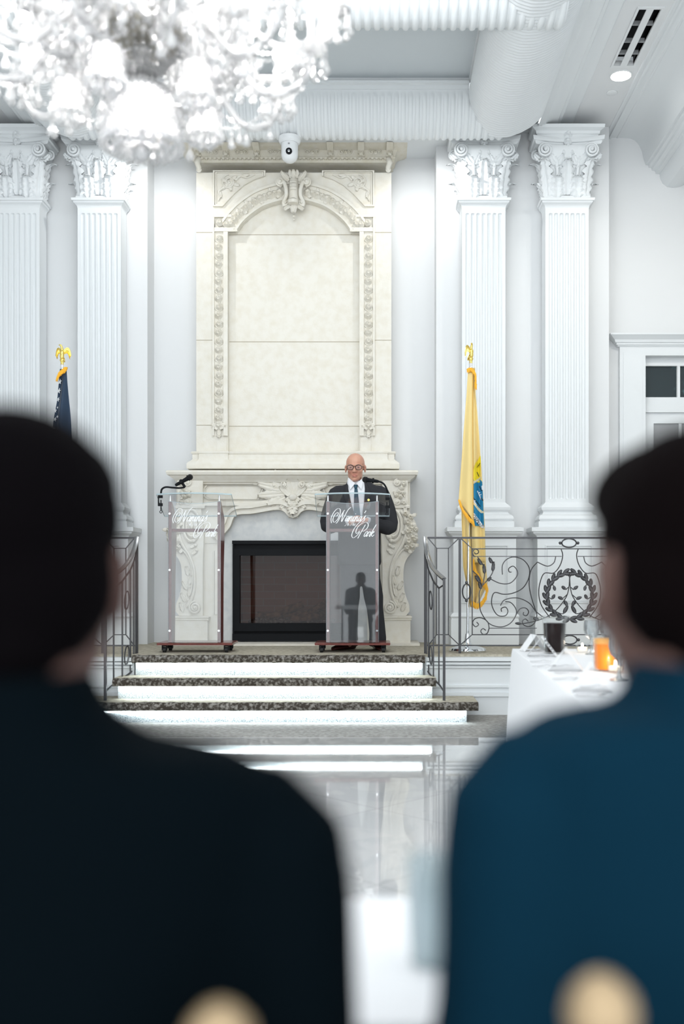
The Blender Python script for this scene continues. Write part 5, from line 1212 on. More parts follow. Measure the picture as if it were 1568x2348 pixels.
# ---------------------------------------------------------------- the speaker, facing the room
DM_ = 9.24
sx_ = (824-VX)*DM_/F
sp = thing('person', (sx_, DM_, ZS), 'bald man in glasses, dark suit and teal tie speaking behind the right lectern, hands clasped', 'person')
hx = -0.037; hc_ = (hx, -.015, 1.535)
tr_ = Matrix.Rotation(math.radians(-3), 4, 'Z') @ Matrix.Rotation(math.radians(4), 4, 'X')
T_ = [(0.80,.165,.10,0),(0.92,.160,.105,0),(1.06,.155,.10,0),(1.2,.17,.105,0),(1.33,.185,.105,0),(1.42,.17,.09,.01),(1.47,.10,.07,.015),(1.50,.062,.062,.01)]
mb = MB(); torso(mb, T_); HM = head_parts(mb, hc_, 1.13, tr_)
mb.tube([(hx*.6,.015,1.42),(hx*.8,.012,1.50),(hx,.0,1.60)], [.066,.060,.055], 16)
ARM = {-1: [(-.215,.01,1.43),(-.270,.0,1.28),(-.290,-.03,1.13),(-.20,-.15,1.14),(-.085,-.225,1.165)], 1: [(.205,.01,1.43),(.262,.0,1.28),(.282,-.03,1.12),(.19,-.16,1.13),(.07,-.235,1.17)]}
for s in (-1, 1): mb.tube(crom(ARM[s], 3), [.048]*4+[.042]*3+[.040]*3+[.03]*3, 12)
hand_parts(mb, (.058,-.240,1.168), (-1,-.18,.02), (0,.55,-.8), (0,-.8,.5), 1.0, (.25,.35,.25))
hand_parts(mb, (-.085,-.215,1.155), (1,-.22,-.10), (0,.6,.6), (0,-.7,.7), 1.0, (.5,.7,.5))
LEG = {-1: [(-.085,0,.86),(-.085,-.01,.48),(-.09,.0,.10),(-.10,-.06,.05)], 1: [(.095,0,.86),(.13,-.005,.48),(.165,.01,.10),(.175,-.04,.05)]}
for s in (-1, 1): mb.tube(LEG[s], [.085,.058,.042,.035], 12)
sp.scale = (1.012, 1.012, 1.012)
blob(mb, 'body', M['skin'], sp, 0.0045, 3)
mb = MB()
for s in (-1, 1): mb.ball((s*.031,-.0835,.114), (.008,.005,.0045), 10, 8)
mb.xform(HM); mb.build('eyes', M['eye'], sp, smooth=True)
mb = MB(); mb.tube([(-.020,-.0835,.0505),(0,-.0905,.0515),(.020,-.0835,.0505)], [.0022,.0030,.0022], 6); mb.tube([(-.016,-.085,.0425),(0,-.091,.041),(.016,-.085,.0425)], [.0025,.0035,.0025], 6); mb.xform(HM); mb.build('lips', M['lips'], sp, smooth=True)
mb = MB()
for s in (-1, 1): mb.tube([(s*.016,-.0925,.131),(s*.032,-.089,.136),(s*.048,-.076,.131)], [.0025,.003,.002], 5)
mb.xform(HM); mb.build('eyebrows', mat('grey_brow', (0.35,0.24,0.19), 0.8), sp, smooth=True)
mb = MB()
for s in (-1, 1):
    P = [(s*.033+.025*math.cos(t)*(1 if abs(math.cos(t)) > .2 else 1), -.101+.010*abs(math.cos(t)+s*.0)*(.5 if s*math.cos(t) < 0 else 1.0), .113+.0195*math.sin(t)) for t in [2*PI*i/24 for i in range(24)]]
    mb.tube(P, .0027, 5, closed=True); mb.tube([(s*.058,-.090,.118),(s*.078,-.04,.118),(s*.084,.012,.118),(s*.084,.03,.105)], .002, 5)
mb.tube([(-.009,-.102,.117),(0,-.104,.120),(.009,-.102,.117)], .0025, 5); mb.xform(HM); gl = mb.build('glasses', M['tort'], sp, smooth=True)
mb = MB()
for s in (-1, 1): mb.lathe([(.022,-.0985),(.022,-.0975)], (s*.033,0,.113), 18, ax='y')
mb.xform(HM); mb.build('lens', M['lens'], gl)
# jacket
J_ = [(0.77,.190,.135,.0),(0.80,.200,.14,0),(0.92,.195,.135,0),(1.06,.195,.125,0),(1.2,.212,.128,0),(1.32,.225,.128,.0),(1.42,.232,.118,.01),(1.46,.224,.105,.015),(1.49,.180,.09,.018),(1.52,.122,.08,.02),(1.55,.088,.074,.02)]
mb = MB(); torso(mb, J_, 28)
for s in (-1, 1):
    A = ARM[s][:4]+[tuple(Vector(ARM[s][3]).lerp(Vector(ARM[s][4]), .85))]
    mb.tube(crom([(A[0][0]*.75, A[0][1], A[0][2]+.015)]+A, 3), [.060]*3+[.068]*3+[.070]*3+[.066]*3+[.056]*3+[.042]*3, 14)
ja = blob(mb, 'jacket', M['suit'], sp, 0.0075, 4)
def chest(x, z, e=0.0):
    rx = interp([(a[0], a[1]) for a in J_], z); ry = interp([(a[0], a[2]) for a in J_], z); cy_ = interp([(a[0], a[3]) for a in J_], z)
    return Vector((x, cy_-ry*max(0.0, 1-(abs(x)/rx)**2.35)**(1/2.35)-e, z))
mb = MB(); hxx = hx*.8
def vedge(z): return interp([(1.14,.010),(1.20,.032),(1.35,.064),(1.46,.078),(1.50,.078),(1.54,.074)], z)
mb.grid(lambda u, v: chest(hxx*(v)**1+(u*2-1)*vedge(lerp(1.14,1.53,v)), lerp(1.14,1.53,v), .006), 10, 18); o = mb.build('shirt', M['shirt'], sp, smooth=True); so = o.modifiers.new('cloth', 'SOLIDIFY'); so.thickness = .004
mb = MB(); mb.tube([(hx*.8,.006,1.485),(hx*.85,.004,1.515),(hx*.9,.002,1.545)], [(.080,.078),(.074,.070),(.070,.064)], 20, up=(0,1,0)); mb.build('shirt_collar_band', M['shirt'], o, smooth=True)
mb = MB()
for s in (-1, 1):
    P = [(hx*.85+s*.006,-.088,1.515),(hx*.85+s*.072,-.030,1.575),(hx*.85+s*.080,-.045,1.52),(hx*.85+s*.050,-.112,1.455)]
    Q = [(a, b-.006, c) for a, b, c in P]; mb.add(P+Q, [(0,1,2,3),(7,6,5,4),(0,4,5,1),(1,5,6,2),(2,6,7,3),(3,7,4,0)])
mb.build('collar', M['shirt'], o)
mb = MB(); K0 = (hx*.85,-.088,1.500)
mb.tube([K0, (K0[0],-.098,1.462)], [(.019,.010),(.012,.009)], 8, up=(0,1,0))
def tie_pt(u, v, e): z = lerp(1.462, 1.15, v); return chest(hxx*(1-v*.4)+(u*2-1)*lerp(.014,.036,v), z, .013+e)
mb.grid(lambda u, v: tie_pt(u, v, .004*(1-(u*2-1)**2)), 6, 12); mb.grid(lambda u, v: tie_pt(u, v, -.003), 6, 12, flip=True); mb.build('tie', M['tie'], sp, smooth=True)
for s in (-1, 1):
    def lap(u, v):
        z = lerp(1.13, 1.54, v); ed = hxx*v+s*(vedge(z)-.002); wd = interp([(0,.012),(.45,.045),(.70,.062),(.74,.045),(.88,.030),(1,.012)], v); p = chest(ed+s*u*wd, z, .012+.004*math.sin(u*PI)); return p
    mb = MB(); mb.grid(lap, 5, 26); o2 = mb.build('lapel', M['suit'], ja, smooth=True); so = o2.modifiers.new('cloth', 'SOLIDIFY'); so.thickness = .006
mb = MB(); mb.lathe([(.011,-.004),(.011,0),(.006,.002)], tuple(chest(.085, 1.36, .018)), 10, ax='y'); mb.build('lapel_pin', M['gold'], ja)
for s in (-1, 1):
    a, b = Vector(ARM[s][3]), Vector(ARM[s][4]); t = (b-a).normalized(); mb = MB(); c = a.lerp(b, .9); mb.tube([c-t*.02, c+t*.016], [.033,.032], 14); mb.build('cuff', M['shirt'], o, smooth=False)
# trousers
mb = MB(); torso(mb, [(0.70,.165,.11,0),(0.80,.175,.115,0),(0.93,.165,.11,0)], 24)
for s in (-1, 1):
    L = LEG[s]; mb.tube(crom([(L[0][0],0,.85), (L[0][0]*1.0,0,.70), L[1], (L[2][0],.0,.16), (L[2][0]+s*.0,-.005,.065), (L[2][0],-.01,.035)], 3), [.096]*4+[.090]*3+[.076]*3+[.079]*3+[.082]*3, 16)
blob(mb, 'trousers', M['suit'], sp, 0.009, 3)
def shoe(mb, x, y, ang, L=.29, up=0.0):
    n0 = len(mb.v); R = [(-.10,.030,.045),(-.085,.038,.075),(-.05,.040,.085),(0,.040,.07),(.06,.046,.055),(.12,.047,.043),(.165,.035,.032),(.185,.012,.018)]
    vs = []; n = 14
    for yy, wx, h in R:
        for k in range(n):
            a = 2*PI*k/n; z = max(0, h*.5+h*.55*math.sin(a)); vs.append((wx*math.cos(a)*(1 if z > 0 else 1), -yy, z))
    fs = [(i*n+k, i*n+(k+1) % n, (i+1)*n+(k+1) % n, (i+1)*n+k) for i in range(len(R)-1) for k in range(n)]+[tuple(range(n)), tuple(range((len(R)-1)*n, len(R)*n))[::-1]]
    mb.add(vs, fs); mb.xform(Matrix.Translation((x, y, up)) @ Matrix.Rotation(ang, 4, 'Z'), n0)
for x, y, a in ((-.12,-.01,math.radians(-42)), (.165,.0,math.radians(12))):
    mb = MB(); shoe(mb, x, y, a, up=.001); mb.build('shoe', M['shoe'], sp, angle=50)

# ---------------------------------------------------------------- seated guests in the foreground, backs to the camera (local face -y, turned round)
def guest(loc, rz, label, suit, hairm, wsh=0.196, head_dx=0.0, chin=1.058, shz=0.0, htilt=0):
    r = thing('person', loc, label, 'person', 'guests seated in the foreground', rz=rz)
    tt = Matrix.Rotation(math.radians(htilt), 4, 'Y') @ Matrix.Rotation(math.radians(5), 4, 'X')
    mb = MB(); T_ = [(.44,.16,.12,.02),(.52,.16,.12,.02),(.66,.145,.10,0),(.80,.155,.105,.0),(.90,.165,.105,.01),(.97,wsh-.03,.085,.02),(1.0,.09,.07,.02),(1.02,.06,.06,.02)]
    torso(mb, T_); H = head_parts(mb, (head_dx, -.01, chin), 1.0, tt)
    mb.tube([(0,.03,.95),(head_dx*.6,.025,1.03),(head_dx,.012,chin+.06)], [.066,.062,.056], 16)
    for s in (-1, 1):
        A = [(s*(wsh-.02),.02,.93),(s*(wsh+.01),.02,.82),(s*(wsh+.028),-.02,.662),(s*(wsh-.03),-.13,.635),(s*.08,-.26,.645)]
        mb.tube(crom(A, 3), [.040]*4+[.038]*3+[.034]*3+[.028]*3, 10)
        hand_parts(mb, (s*.085,-.255,.645), (-s*.5,-1,.0), (0,0,-1), (-s,0,0), 1.0, (.2,.3,.2))
        mb.tube([(s*.09,.02,.50),(s*.11,-.20,.515),(s*.12,-.42,.49),(s*.12,-.43,.25),(s*.12,-.42,.08),(s*.12,-.50,.04)], [.09,.085,.06,.055,.04,.035], 12)
    blob(mb, 'body', M['skin_dim'], r, 0.007, 3)
    mb = MB(); mb.ball((0,.030,.158), (.0835,.098,.086), 24, 16); mb.ball((0,.040,.108), (.084,.074,.078), 20, 12); mb.ball((0,.062,.062), (.055,.044,.045), 16, 10); mb.ball((0,-.01,.190), (.070,.085,.050), 18, 12)
    mb.xform(H); blob(mb, 'hair', hairm, r, 0.006, 3)
    mb = MB(); J = [(.50,.185,.15,.02),(.60,.18,.14,.01),(.72,.18,.132,.0),(.84,.19,.130,.005),(.90,.20,.125,.01),(.955+shz,wsh+.018,.11,.02),(.99+shz,wsh+.016,.098,.025),(1.015+shz,wsh-.02,.088,.03),(1.033+shz*.7,wsh-.085,.08,.03),(1.075,.076,.074,.03),(1.10,.066,.070,.03)]
    torso(mb, J, 28)
    for s in (-1, 1):
        A = [(s*(wsh-.04),.02,.955+shz),(s*(wsh+.004),.02,.940+shz),(s*(wsh+.012),.02,.82),(s*(wsh+.03),-.02,.66),(s*(wsh-.03),-.13,.635),(s*.10,-.235,.645)]
        mb.tube(crom(A, 3), [.055]*3+[.060]*3+[.060]*3+[.056]*3+[.046]*3+[.040]*1, 14)
    ja = blob(mb, 'jacket', suit, r, 0.009, 5)
    mb = MB(); mb.tube([(head_dx*.5,.022,1.05),(head_dx*.7,.020,1.098)], [(.062,.062),(.060,.060)], 20, up=(0,1,0)); mb.build('shirt_collar', M['shirt'], r, smooth=True)
    mb = MB(); torso(mb, [(.44,.175,.14,.02),(.50,.175,.14,.02),(.54,.165,.12,.02)])
    for s in (-1, 1): mb.tube(crom([(s*.09,.0,.51),(s*.11,-.20,.525),(s*.12,-.40,.505),(s*.12,-.45,.42),(s*.12,-.43,.25),(s*.12,-.42,.09)], 3), [.10]*3+[.095]*3+[.075]*3+[.072]*3+[.068]*4, 14)
    blob(mb, 'trousers', suit, r, 0.01, 3)
    for s in (-1, 1): mb = MB(); shoe(mb, s*.12, -.43, 0, up=.001); mb.build('shoe', M['black'], r, angle=50)
    return r
dg = 0.775
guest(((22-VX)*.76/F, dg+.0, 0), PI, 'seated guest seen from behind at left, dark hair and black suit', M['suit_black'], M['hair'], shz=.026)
guest(((1610-VX)*.85/F, .87, 0), PI+math.radians(17), 'seated guest seen from behind at right, dark brown hair and navy suit', M['suit_navy'], mat('dark_brown_hair', (0.003,0.0018,0.002), 0.95, spec=0.04, bump=(140, .6)), wsh=0.174, head_dx=0.0, shz=.045)
# ---------------------------------------------------------------- chiavari chairs under them
def chair(loc, rz, label):
    r = thing('banquet_chair', loc, label, 'chair', 'gilt banquet chairs', rz=rz); G = M['gold_paint']
    mb = MB(); mb.mould(-.20,.20,-.20,.20,[(.405,0),(.41,.005),(.425,.005),(.43,0)]); mb.build('seat', G, r)
    mb = MB(); mb.mould(-.185,.185,-.185,.18,[(.431,0),(.436,.006),(.447,.006),(.452,0)]); mb.build('cushion', M['cloth'], r)
    def bam(mb, a, b, r0=.0115, k=4):
        a = Vector(a); b = Vector(b); mb.tube([a, b], r0, 10)
        for i in range(1, k): c = a.lerp(b, i/k); t = (b-a).normalized()*.006; mb.tube([c-t, c, c+t], [r0, r0*1.35, r0], 10)
    for s in (-1, 1):
        mb = MB(); bam(mb, (s*.185,-.185,0), (s*.185,-.185,.405)); mb.build('leg', G, r)
        mb = MB(); bam(mb, (s*.19,.185,0), (s*.19,.20,.855), .0125, 8)
        mb.build('leg', G, r)
        mb = MB(); mb.lathe([(.010,.852),(.017,.858),(.017,.866),(.010,.872),(.012,.878),(.0205,.888),(.0225,.899),(.0195,.911),(.011,.920),(.003,.924)], (s*.19,.20,0), 16); tag(mb.build('finial', G, r, smooth=True), 'round turned finial')
    for z in (.825, .80, .56):
        mb = MB(); bam(mb, (-.19,.199,z), (.19,.199,z), .009, 5); mb.build('back_rail', G, r)
    for i in range(5): mb = MB(); x = -.12+i*.06; bam(mb, (x,.198,.56), (x,.199,.80), .0075, 3); mb.build('spindle', G, r)
    for a, b in (((-.185,-.185,.2),(.185,-.185,.2)), ((-.19,.19,.2),(.19,.19,.2)), ((-.185,-.185,.16),(-.19,.19,.16)), ((.185,-.185,.16),(.19,.19,.16))): mb = MB(); bam(mb, a, b, .008, 4); mb.build('stretcher', G, r)
    return r
chair((-.288, .82, -.018), PI, 'gilt banquet chair under the guest in the black suit, finial showing at bottom')
chair((.267, .865, 0), PI+math.radians(16), 'gilt banquet chair under the guest in the navy suit, finial showing bottom right')

# ================================================================ TABLES
def cloth(x0, x1, y0, y1, z, drop, flare=0.05, waves=0.012, n=40, rot=0, piv=(0,0)):
    """tablecloth: flat top, rounded edge, falling sides with soft folds, corners hanging out"""
    per = []; cxm, cym = (x0+x1)/2, (y0+y1)/2; hx_, hy_ = (x1-x0)/2, (y1-y0)/2
    for k in range(n*4):
        sd, t = k//n, (k % n)/n
        a, b = ((-1+2*t, -1), (1, -1+2*t), (1-2*t, 1), (-1, 1-2*t))[sd]; per.append((a, b, sd, t))
    mb = MB(); N = len(per); vs = []
    rows = [0.0, .0, .008, .03] + [drop*q for q in (.15,.35,.6,.8,1.0)]
    for ri, dz in enumerate(rows):
        for k, (a, b, sd, t) in enumerate(per):
            cor = max(0, abs(a)*abs(b)-.86)/.14
            o = -.012 if ri == 0 else (0 if ri == 1 else .003 if ri == 2 else .006)
            q = dz/drop; o += q*flare*(.3+1.3*cor**1.5)+q*waves*math.sin(k*2*PI/7.3+1.3*math.sin(k*.37))
            nx, ny = (0,-1) if sd == 0 else (1,0) if sd == 1 else (0,1) if sd == 2 else (-1,0)
            if cor > 0: v = Vector((a*abs(a)**3, b*abs(b)**3)).normalized(); nx, ny = v.x, v.y
            vs.append((cxm+a*hx_+nx*o, cym+b*hy_+ny*o, z-dz))
    fs = [(i*N+k, i*N+(k+1) % N, (i+1)*N+(k+1) % N, (i+1)*N+k) for i in range(len(rows)-1) for k in range(N)]+[tuple(range(N))]
    mb.add(vs, fs)
    if rot: mb.xform(Matrix.Translation((piv[0],piv[1],0)) @ Matrix.Rotation(rot, 4, 'Z') @ Matrix.Translation((-piv[0],-piv[1],0)))
    return mb
def table_under(x0, x1, y0, y1, z, label, rot=0, piv=(0,0)):
    c = Matrix.Translation((piv[0],piv[1],0)) @ Matrix.Rotation(rot, 4, 'Z') @ Matrix.Translation((-piv[0],-piv[1],0))
    o = c @ Vector(((x0+x1)/2, (y0+y1)/2, 0)); r = thing('banquet_table', o, label, 'table', rz=rot); hx_, hy_ = (x1-x0)/2, (y1-y0)/2
    w_ = mat('table_wood', (.45,.33,.2), .6)
    mb = MB(); mb.box(-hx_, hx_, -hy_, hy_, z-.03, z-.004); mb.build('tabletop', w_, r)
    for a in (-1,1):
        for b in (-1,1): mb = MB(); mb.tube([(a*(hx_-.08), b*(hy_-.08), 0),(a*(hx_-.08), b*(hy_-.08), z-.03)], .014, 8); mb.build('leg', M['greymetal'], r)
    return r
tc = W(1175,1488,6.05); TX, TY = tc.x, 6.05; ROT = math.radians(-2.8)
RT = Matrix.Translation((TX,TY,0)) @ Matrix.Rotation(ROT, 4, 'Z') @ Matrix.Translation((-TX,-TY,0))
table_under(TX+.02, TX+.98, 2.62, TY-.02, .75, 'long banquet table under a white cloth on the right', ROT, (TX,TY))
tag(cloth(TX, TX+1.0, 2.6, TY,   .752, .745, .04, .004, 60, ROT, (TX,TY)).build('tablecloth', M['cloth'], angle=50), 'long white tablecloth hanging to the floor on the banquet table at right', 'tablecloth')
table_under(-.66, .86, 1.0, 1.29, .745, 'narrow cloth covered table in front of the two foreground guests')
tag(cloth(-.68, .88, .935, 1.31, .75, .06, .01, .003, 40).build('tablecloth', M['cloth'], angle=50), 'white tablecloth glimpsed between the two foreground guests at the bottom', 'tablecloth')
GZ = .753
def on_table(px, py, dx=0): d = F*(HC-GZ)/(py-VY); return ((px-VX)*d/F, d)
M['glass'] = clear_mat('clear_glass', (0.985,0.99,0.99), 0.0, gloss=0.25); M['crystal'] = clear_mat('cut_crystal', (0.92,0.95,0.96), 0.18, gloss=1.6, rough=.06)
M['cola'] = mat('dark_iced_tea', (0.010,0.003,0.003), 0.35, spec=.1); M['juice'] = mat('orange_juice_drink', (1.0,0.27,0.01), 0.3)
M['juicetop'] = mat('orange_froth', (1.0,0.50,0.12), 0.4); M['wax'] = mat('candle_wax', (0.95,0.9,0.8), .5, emit=((1,.75,.45), .6)); M['flame'] = mat('candle_flame', (1,.8,.5), .5, emit=((1,.80,.55), 12))
def pitcher(px, py, label, liq, h, rad, fill, froth=None, side=-1):
    x, y = on_table(px, py); r = thing('pitcher', (x, y, GZ), label, 'pitcher', 'drink pitchers on the banquet table'); n = 32
    def R(t): return rad*(0.86+.14*t) if t < .9 else rad*(1.0+.10*(t-.9)*10)
    mb = MB(); vs = []
    rows = [i/14 for i in range(15)]
    for inn in (0, 1):
        for t in (rows if not inn else rows[::-1]):
            for k in range(n):
                a = 2*PI*k/n; rr = R(t)*(1+(.025*math.cos(12*a) if t < .86 else 0))-(.003 if inn else 0)
                lip = .014*max(0, math.cos(a-(0 if side < 0 else PI)))**8*max(0, (t-.85)/.15); vs.append(((rr+lip)*math.cos(a), (rr+lip)*math.sin(a), t*h+(.006 if inn and t == 0 else 0)))
    m = 30; fs = [(i*n+k, i*n+(k+1) % n, (i+1)*n+(k+1) % n, (i+1)*n+k) for i in range(m-1) for k in range(n)]+[tuple(range(n))[::-1], tuple(range((m-1)*n, m*n))]
    mb.add(vs, fs); b = mb.build('vessel', M['glass'], r, angle=50)
    mb = MB(); mb.lathe([(R(0)-.005,.008)]+[(R(t)-.005, t*h) for t in (.1,.3,.5,fill)], (0,0,0), 28); tag(mb.build('liquid', liq, b, angle=50), None)
    if froth: mb = MB(); mb.lathe([(R(fill)-.005, fill*h+.0005),(R(fill+.08)-.005,(fill+.12)*h)], (0,0,0), 28); mb.build('froth', froth, b, angle=50)
    mb = MB(); s = side; mb.tube(crom([(s*R(.9)*.97,0,.90*h),(s*(rad+.03),0,.92*h),(s*(rad+.055),0,.75*h),(s*(rad+.05),0,.45*h),(s*(rad+.02),0,.22*h),(s*R(.15)*.95,0,.16*h)], 6), .0085, 8); mb.build('handle', M['glass'], r, smooth=True)
pitcher(1271, 1498, 'glass pitcher of dark iced tea at the far end of the banquet table', M['cola'], .215, .068, .80)
pitcher(1388, 1538, 'glass pitcher of orange drink in the middle of the banquet table', M['juice'], .20, .062, .62, M['juicetop'], side=1)
def goblet(px, py, label, h=.19, k=1.0):
    x, y = on_table(px, py); r = thing('goblet', (x, y, GZ), label, 'glass', 'crystal goblets on the banquet table')
    mb = MB(); n = 24; pr = [(.036,0),(.036,.003),(.012,.008),(.007,.02),(.006,h*.25),(.010,h*.33),(.006,h*.40),(.014,h*.46),(.034,h*.56),(.041,h*.72),(.040,h*.88),(.038,h),(.035,h),(.037,h*.88),(.037,h*.72),(.030,h*.58),(.008,h*.50)]
    vs = []
    for i, (rr, z) in enumerate(pr):
        for q in range(n): a = 2*PI*q/n; f = 1+(.05*(1 if q % 2 else -1) if 7 < i < 12 else 0); vs.append((rr*f*math.cos(a)*k, rr*f*math.sin(a)*k, z))
    m = len(pr); mb.add(vs, [(i*n+q, i*n+(q+1) % n, (i+1)*n+(q+1) % n, (i+1)*n+q) for i in range(m-1) for q in range(n)]+[tuple(range(n))[::-1], tuple(range((m-1)*n, m*n))])
    mb.build('cup', M['crystal'], r)
for px, py, l in ((1356,1500,'cut crystal goblet just right of the dark pitcher, behind the orange one'), (1392,1500,'cut crystal goblet behind the orange pitcher'), (1433,1512,'tall cut crystal goblet right of the orange pitcher'), (1418,1560,'cut crystal goblet nearest the orange pitcher on its near right side')): goblet(px, py, l)
def votive(px, py, label):
    x, y = on_table(px, py); r = thing('votive_candle', (x, y, GZ), label, 'candle', 'votive candles on the banquet table')
    mb = MB(); mb.lathe([(.028,0),(.034,.01),(.038,.055),(.035,.055),(.031,.012),(.02,.010)], (0,0,0), 20); mb.build('holder', M['glass'], r, angle=40)
    mb = MB(); mb.lathe([(.027,.012),(.028,.028),(.02,.029)], (0,0,0), 16); mb.build('wax', M['wax'], r, angle=40)
    mb = MB(); mb.lathe([(.002,.029),(.0055,.036),(.005,.043),(.0005,.054)], (0,0,0), 10); mb.build('flame', M['flame'], r, smooth=True)
    lamp('candle_light', 'POINT', (x, y, GZ+.05), .35, (1,.8,.6), .008)
votive(1335, 1496, 'lit votive in a glass cup near the far edge of the banquet table'); votive(1410, 1543, 'lit votive in a glass cup in front of the orange pitcher')
M['card'] = mat('white_card', (.88,.89,.9), .7); M['ink'] = mat('black_print', (.02,.03,.05), .6)
def card(px, py, wd, h, label, rz=0, printed=False, dpt=.10):
    x, y = on_table(px, py); r = thing('folded_card', (x, y+.05, GZ), label, 'card', 'folded cards along the banquet table', rz=rz)
    hw = wd/2
    for s in (-1, 1):
        mb = MB(); P = [(0,-dpt/2,h),(0,dpt/2,h),(s*hw,dpt/2,0.001),(s*hw,-dpt/2,0.001)]; Q = [(a-s*.002*0, b, c+.0025) for a, b, c in P]
        mb.add(P+Q, [(0,1,2,3),(7,6,5,4),(0,4,5,1),(1,5,6,2),(2,6,7,3),(3,7,4,0)]); f_ = mb.build('leaf', M['card'], r)
        if printed and s > 0:
            mb = MB()
            for i, (a, b) in enumerate(((.20,.9),(.36,.8),(.50,.85),(.64,.6),(.78,.7))):
                q = lambda t, yy: (t*hw, yy, h*(1-t)+.004); y0_, y1_ = -dpt/2*b, dpt/2*b*.5
                A = [q(a,y0_), q(a,y1_), q(a+.07,y1_), q(a+.07,y0_)]; B = [(m_[0], m_[1], m_[2]+.0008) for m_ in A]; mb.add(A+B, [(0,1,2,3),(7,6,5,4),(0,4,5,1),(1,5,6,2),(2,6,7,3),(3,7,4,0)])
            mb.build('print', M['ink'], f_)
card(1226, 1494, .14, .095, 'white folded card at the far left corner of the banquet table', .2)
card(1246, 1506, .16, .105, 'white folded card with dark printed lines beside the dark pitcher', -.25, True)
card(1302, 1540, .16, .105, 'plain white folded card between the printed card and the orange pitcher', -.2)
card(1362, 1588, .15, .105, 'plain white folded card nearest the camera on the banquet table', -.15)
M['steel'] = mat('stainless_steel', (.55,.55,.56), .22, 1.0)
def fork(px, py, rz, label, kind='fork', L=.17):
    x, y = on_table(px, py); r = thing('table_'+kind, (x, y, GZ), label, 'cutlery', 'cutlery along the banquet table', rz=rz)
    mb = MB(); h = .006
    mb.tube(crom([(-L/2,0,h),(-L*.1,0,h+.001),(L*.12,0,h+.006),(L*.22,0,h+.004)], 4), [(.009,.002)]*4+[(.005,.002)]*5+[(.006,.002)]*4, 6, up=(0,0,1)); a = mb.build('handle', M['steel'], r, smooth=True)
    mb = MB()
    if kind == 'fork':
        mb.tube([(L*.2,0,h+.004),(L*.26,0,h+.002),(L*.32,0,h)], [(.005,.002),(.012,.002),(.012,.0015)], 6, up=(0,0,1))
        for k in range(4): mb.tube([(L*.31,(k-1.5)*.0068,h),(L*.5,(k-1.5)*.0062,h+.004)], .0016, 5)
        mb.build('tines', M['steel'], r)
    else:
        mb.tube([(L*.2,0,h+.003),(L*.3,0,h+.002),(L*.5,.003,h+.001)], [(.007,.0015),(.010,.0012),(.003,.001)], 6, up=(0,0,1)); mb.build('blade', M['steel'], r)
for i, (px, py, rz, kd, l) in enumerate(((1219,1493,0,'fork','fork beside the card at the far left corner of the table'), (1236,1508,0,'fork','fork just left of the printed card'), (1240,1519,0.02,'knife','knife in front of the printed card'), (1247,1530,0,'fork','fork near the table edge below the printed card'), (1290,1530,0.02,'knife','knife right of the printed card and left of the orange pitcher'),
       (1298,1559,0,'fork','fork in front of the middle folded card'), (1300,1545,0.03,'knife','knife under the middle folded card'), (1362,1578,0,'knife','knife behind the nearest folded card'), (1354,1596,0,'fork','fork in front of the nearest folded card, closest to the camera'))):
    fork(px, py, rz, l, kd, .11)
# tumbler on the foreground table
x, y = (992-VX)*1.09/F, 1.09; r = thing('tumbler', (x, y, .751), 'pale blue glass tumbler on the foreground table, beside the guest in navy', 'glass')
mb = MB(); mb.lathe([(.024,0),(.0275,.06),(.0285,.115),(.0265,.115),(.0255,.06),(.022,.006)], (0,0,0), 28); mb.build('vessel', clear_mat('pale_blue_glass', (.96,.99,1), .35, gloss=.5, diff=(.80,.92,.95)), r, angle=50)
mb = MB(); mb.lathe([(.0215,.007),(.025,.06),(.0255,.085)], (0,0,0), 24); mb.build('water', clear_mat('water', (.96,.99,1), .1, gloss=.3), r, angle=50)
# ================================================================ CHANDELIER
HX, HY = -0.78, 3.3
ch = thing('chandelier', (HX, HY, 2.55), 'large lit crystal chandelier hanging over the floor at top left', 'chandelier')
M['xtal'] = clear_mat('lit_crystal', (0.99,0.995,1), 0.50, glow=.5, gloss=2.0, rough=.15, diff=(1,1,1)); M['xglass'] = clear_mat('white_glass_arm', (0.99,0.99,1), 0.65, glow=.5, gloss=1.5, rough=.1, diff=(1,1,1))
M['silver'] = mat('silvered_metal', (.75,.77,.78), .2, 1.0); M['bulbm'] = mat('candle_bulb', (1,1,1), .5, emit=((1,.98,.95), 18)); M['dish'] = mat('grey_brass_dish', (.40,.38,.33), .35, .6)
L0 = 2.55                                              # bottom of the chandelier; z below are heights over it
def drop_mb(mb, p, h=.045, r=.013, n=6):
    x, y, z = p; mb.lathe([(.0012,z),(.004,z-h*.12),(.0035,z-h*.25),(r*.75,z-h*.55),(r,z-h*.75),(r*.7,z-h*.92),(.001,z-h)], (x, y, 0), n)
def bead(mb, p, r=.008):
    x, y, z = p; mb.add([(x,y,z+r),(x+r,y,z),(x,y+r,z),(x-r,y,z),(x,y-r,z),(x,y,z-r)], [(0,1,2),(0,2,3),(0,3,4),(0,4,1),(5,2,1),(5,3,2),(5,4,3),(5,1,4)])
drops = []; beads = MB(); rnd = random.Random(3)
def strand(a, b, sag, n, r=.008):
    a = Vector(a); b = Vector(b)
    for i in range(n+1): t = i/n; p = a.lerp(b, t); bead(beads, (p.x, p.y, p.z-sag*4*t*(1-t)), r*(1 if i % 3 else 1.35))
mb = MB(); mb.lathe([(.012,.10),(.02,.13),(.012,.17),(.03,.24),(.018,.30),(.03,.36),(.05,.42),(.02,.50),(.05,.58),(.07,.64),(.03,.70),(.02,.9),(.05,1.0),(.02,1.1)], (0,0,0), 24); mb.build('stem', M['xglass'], ch, angle=50)
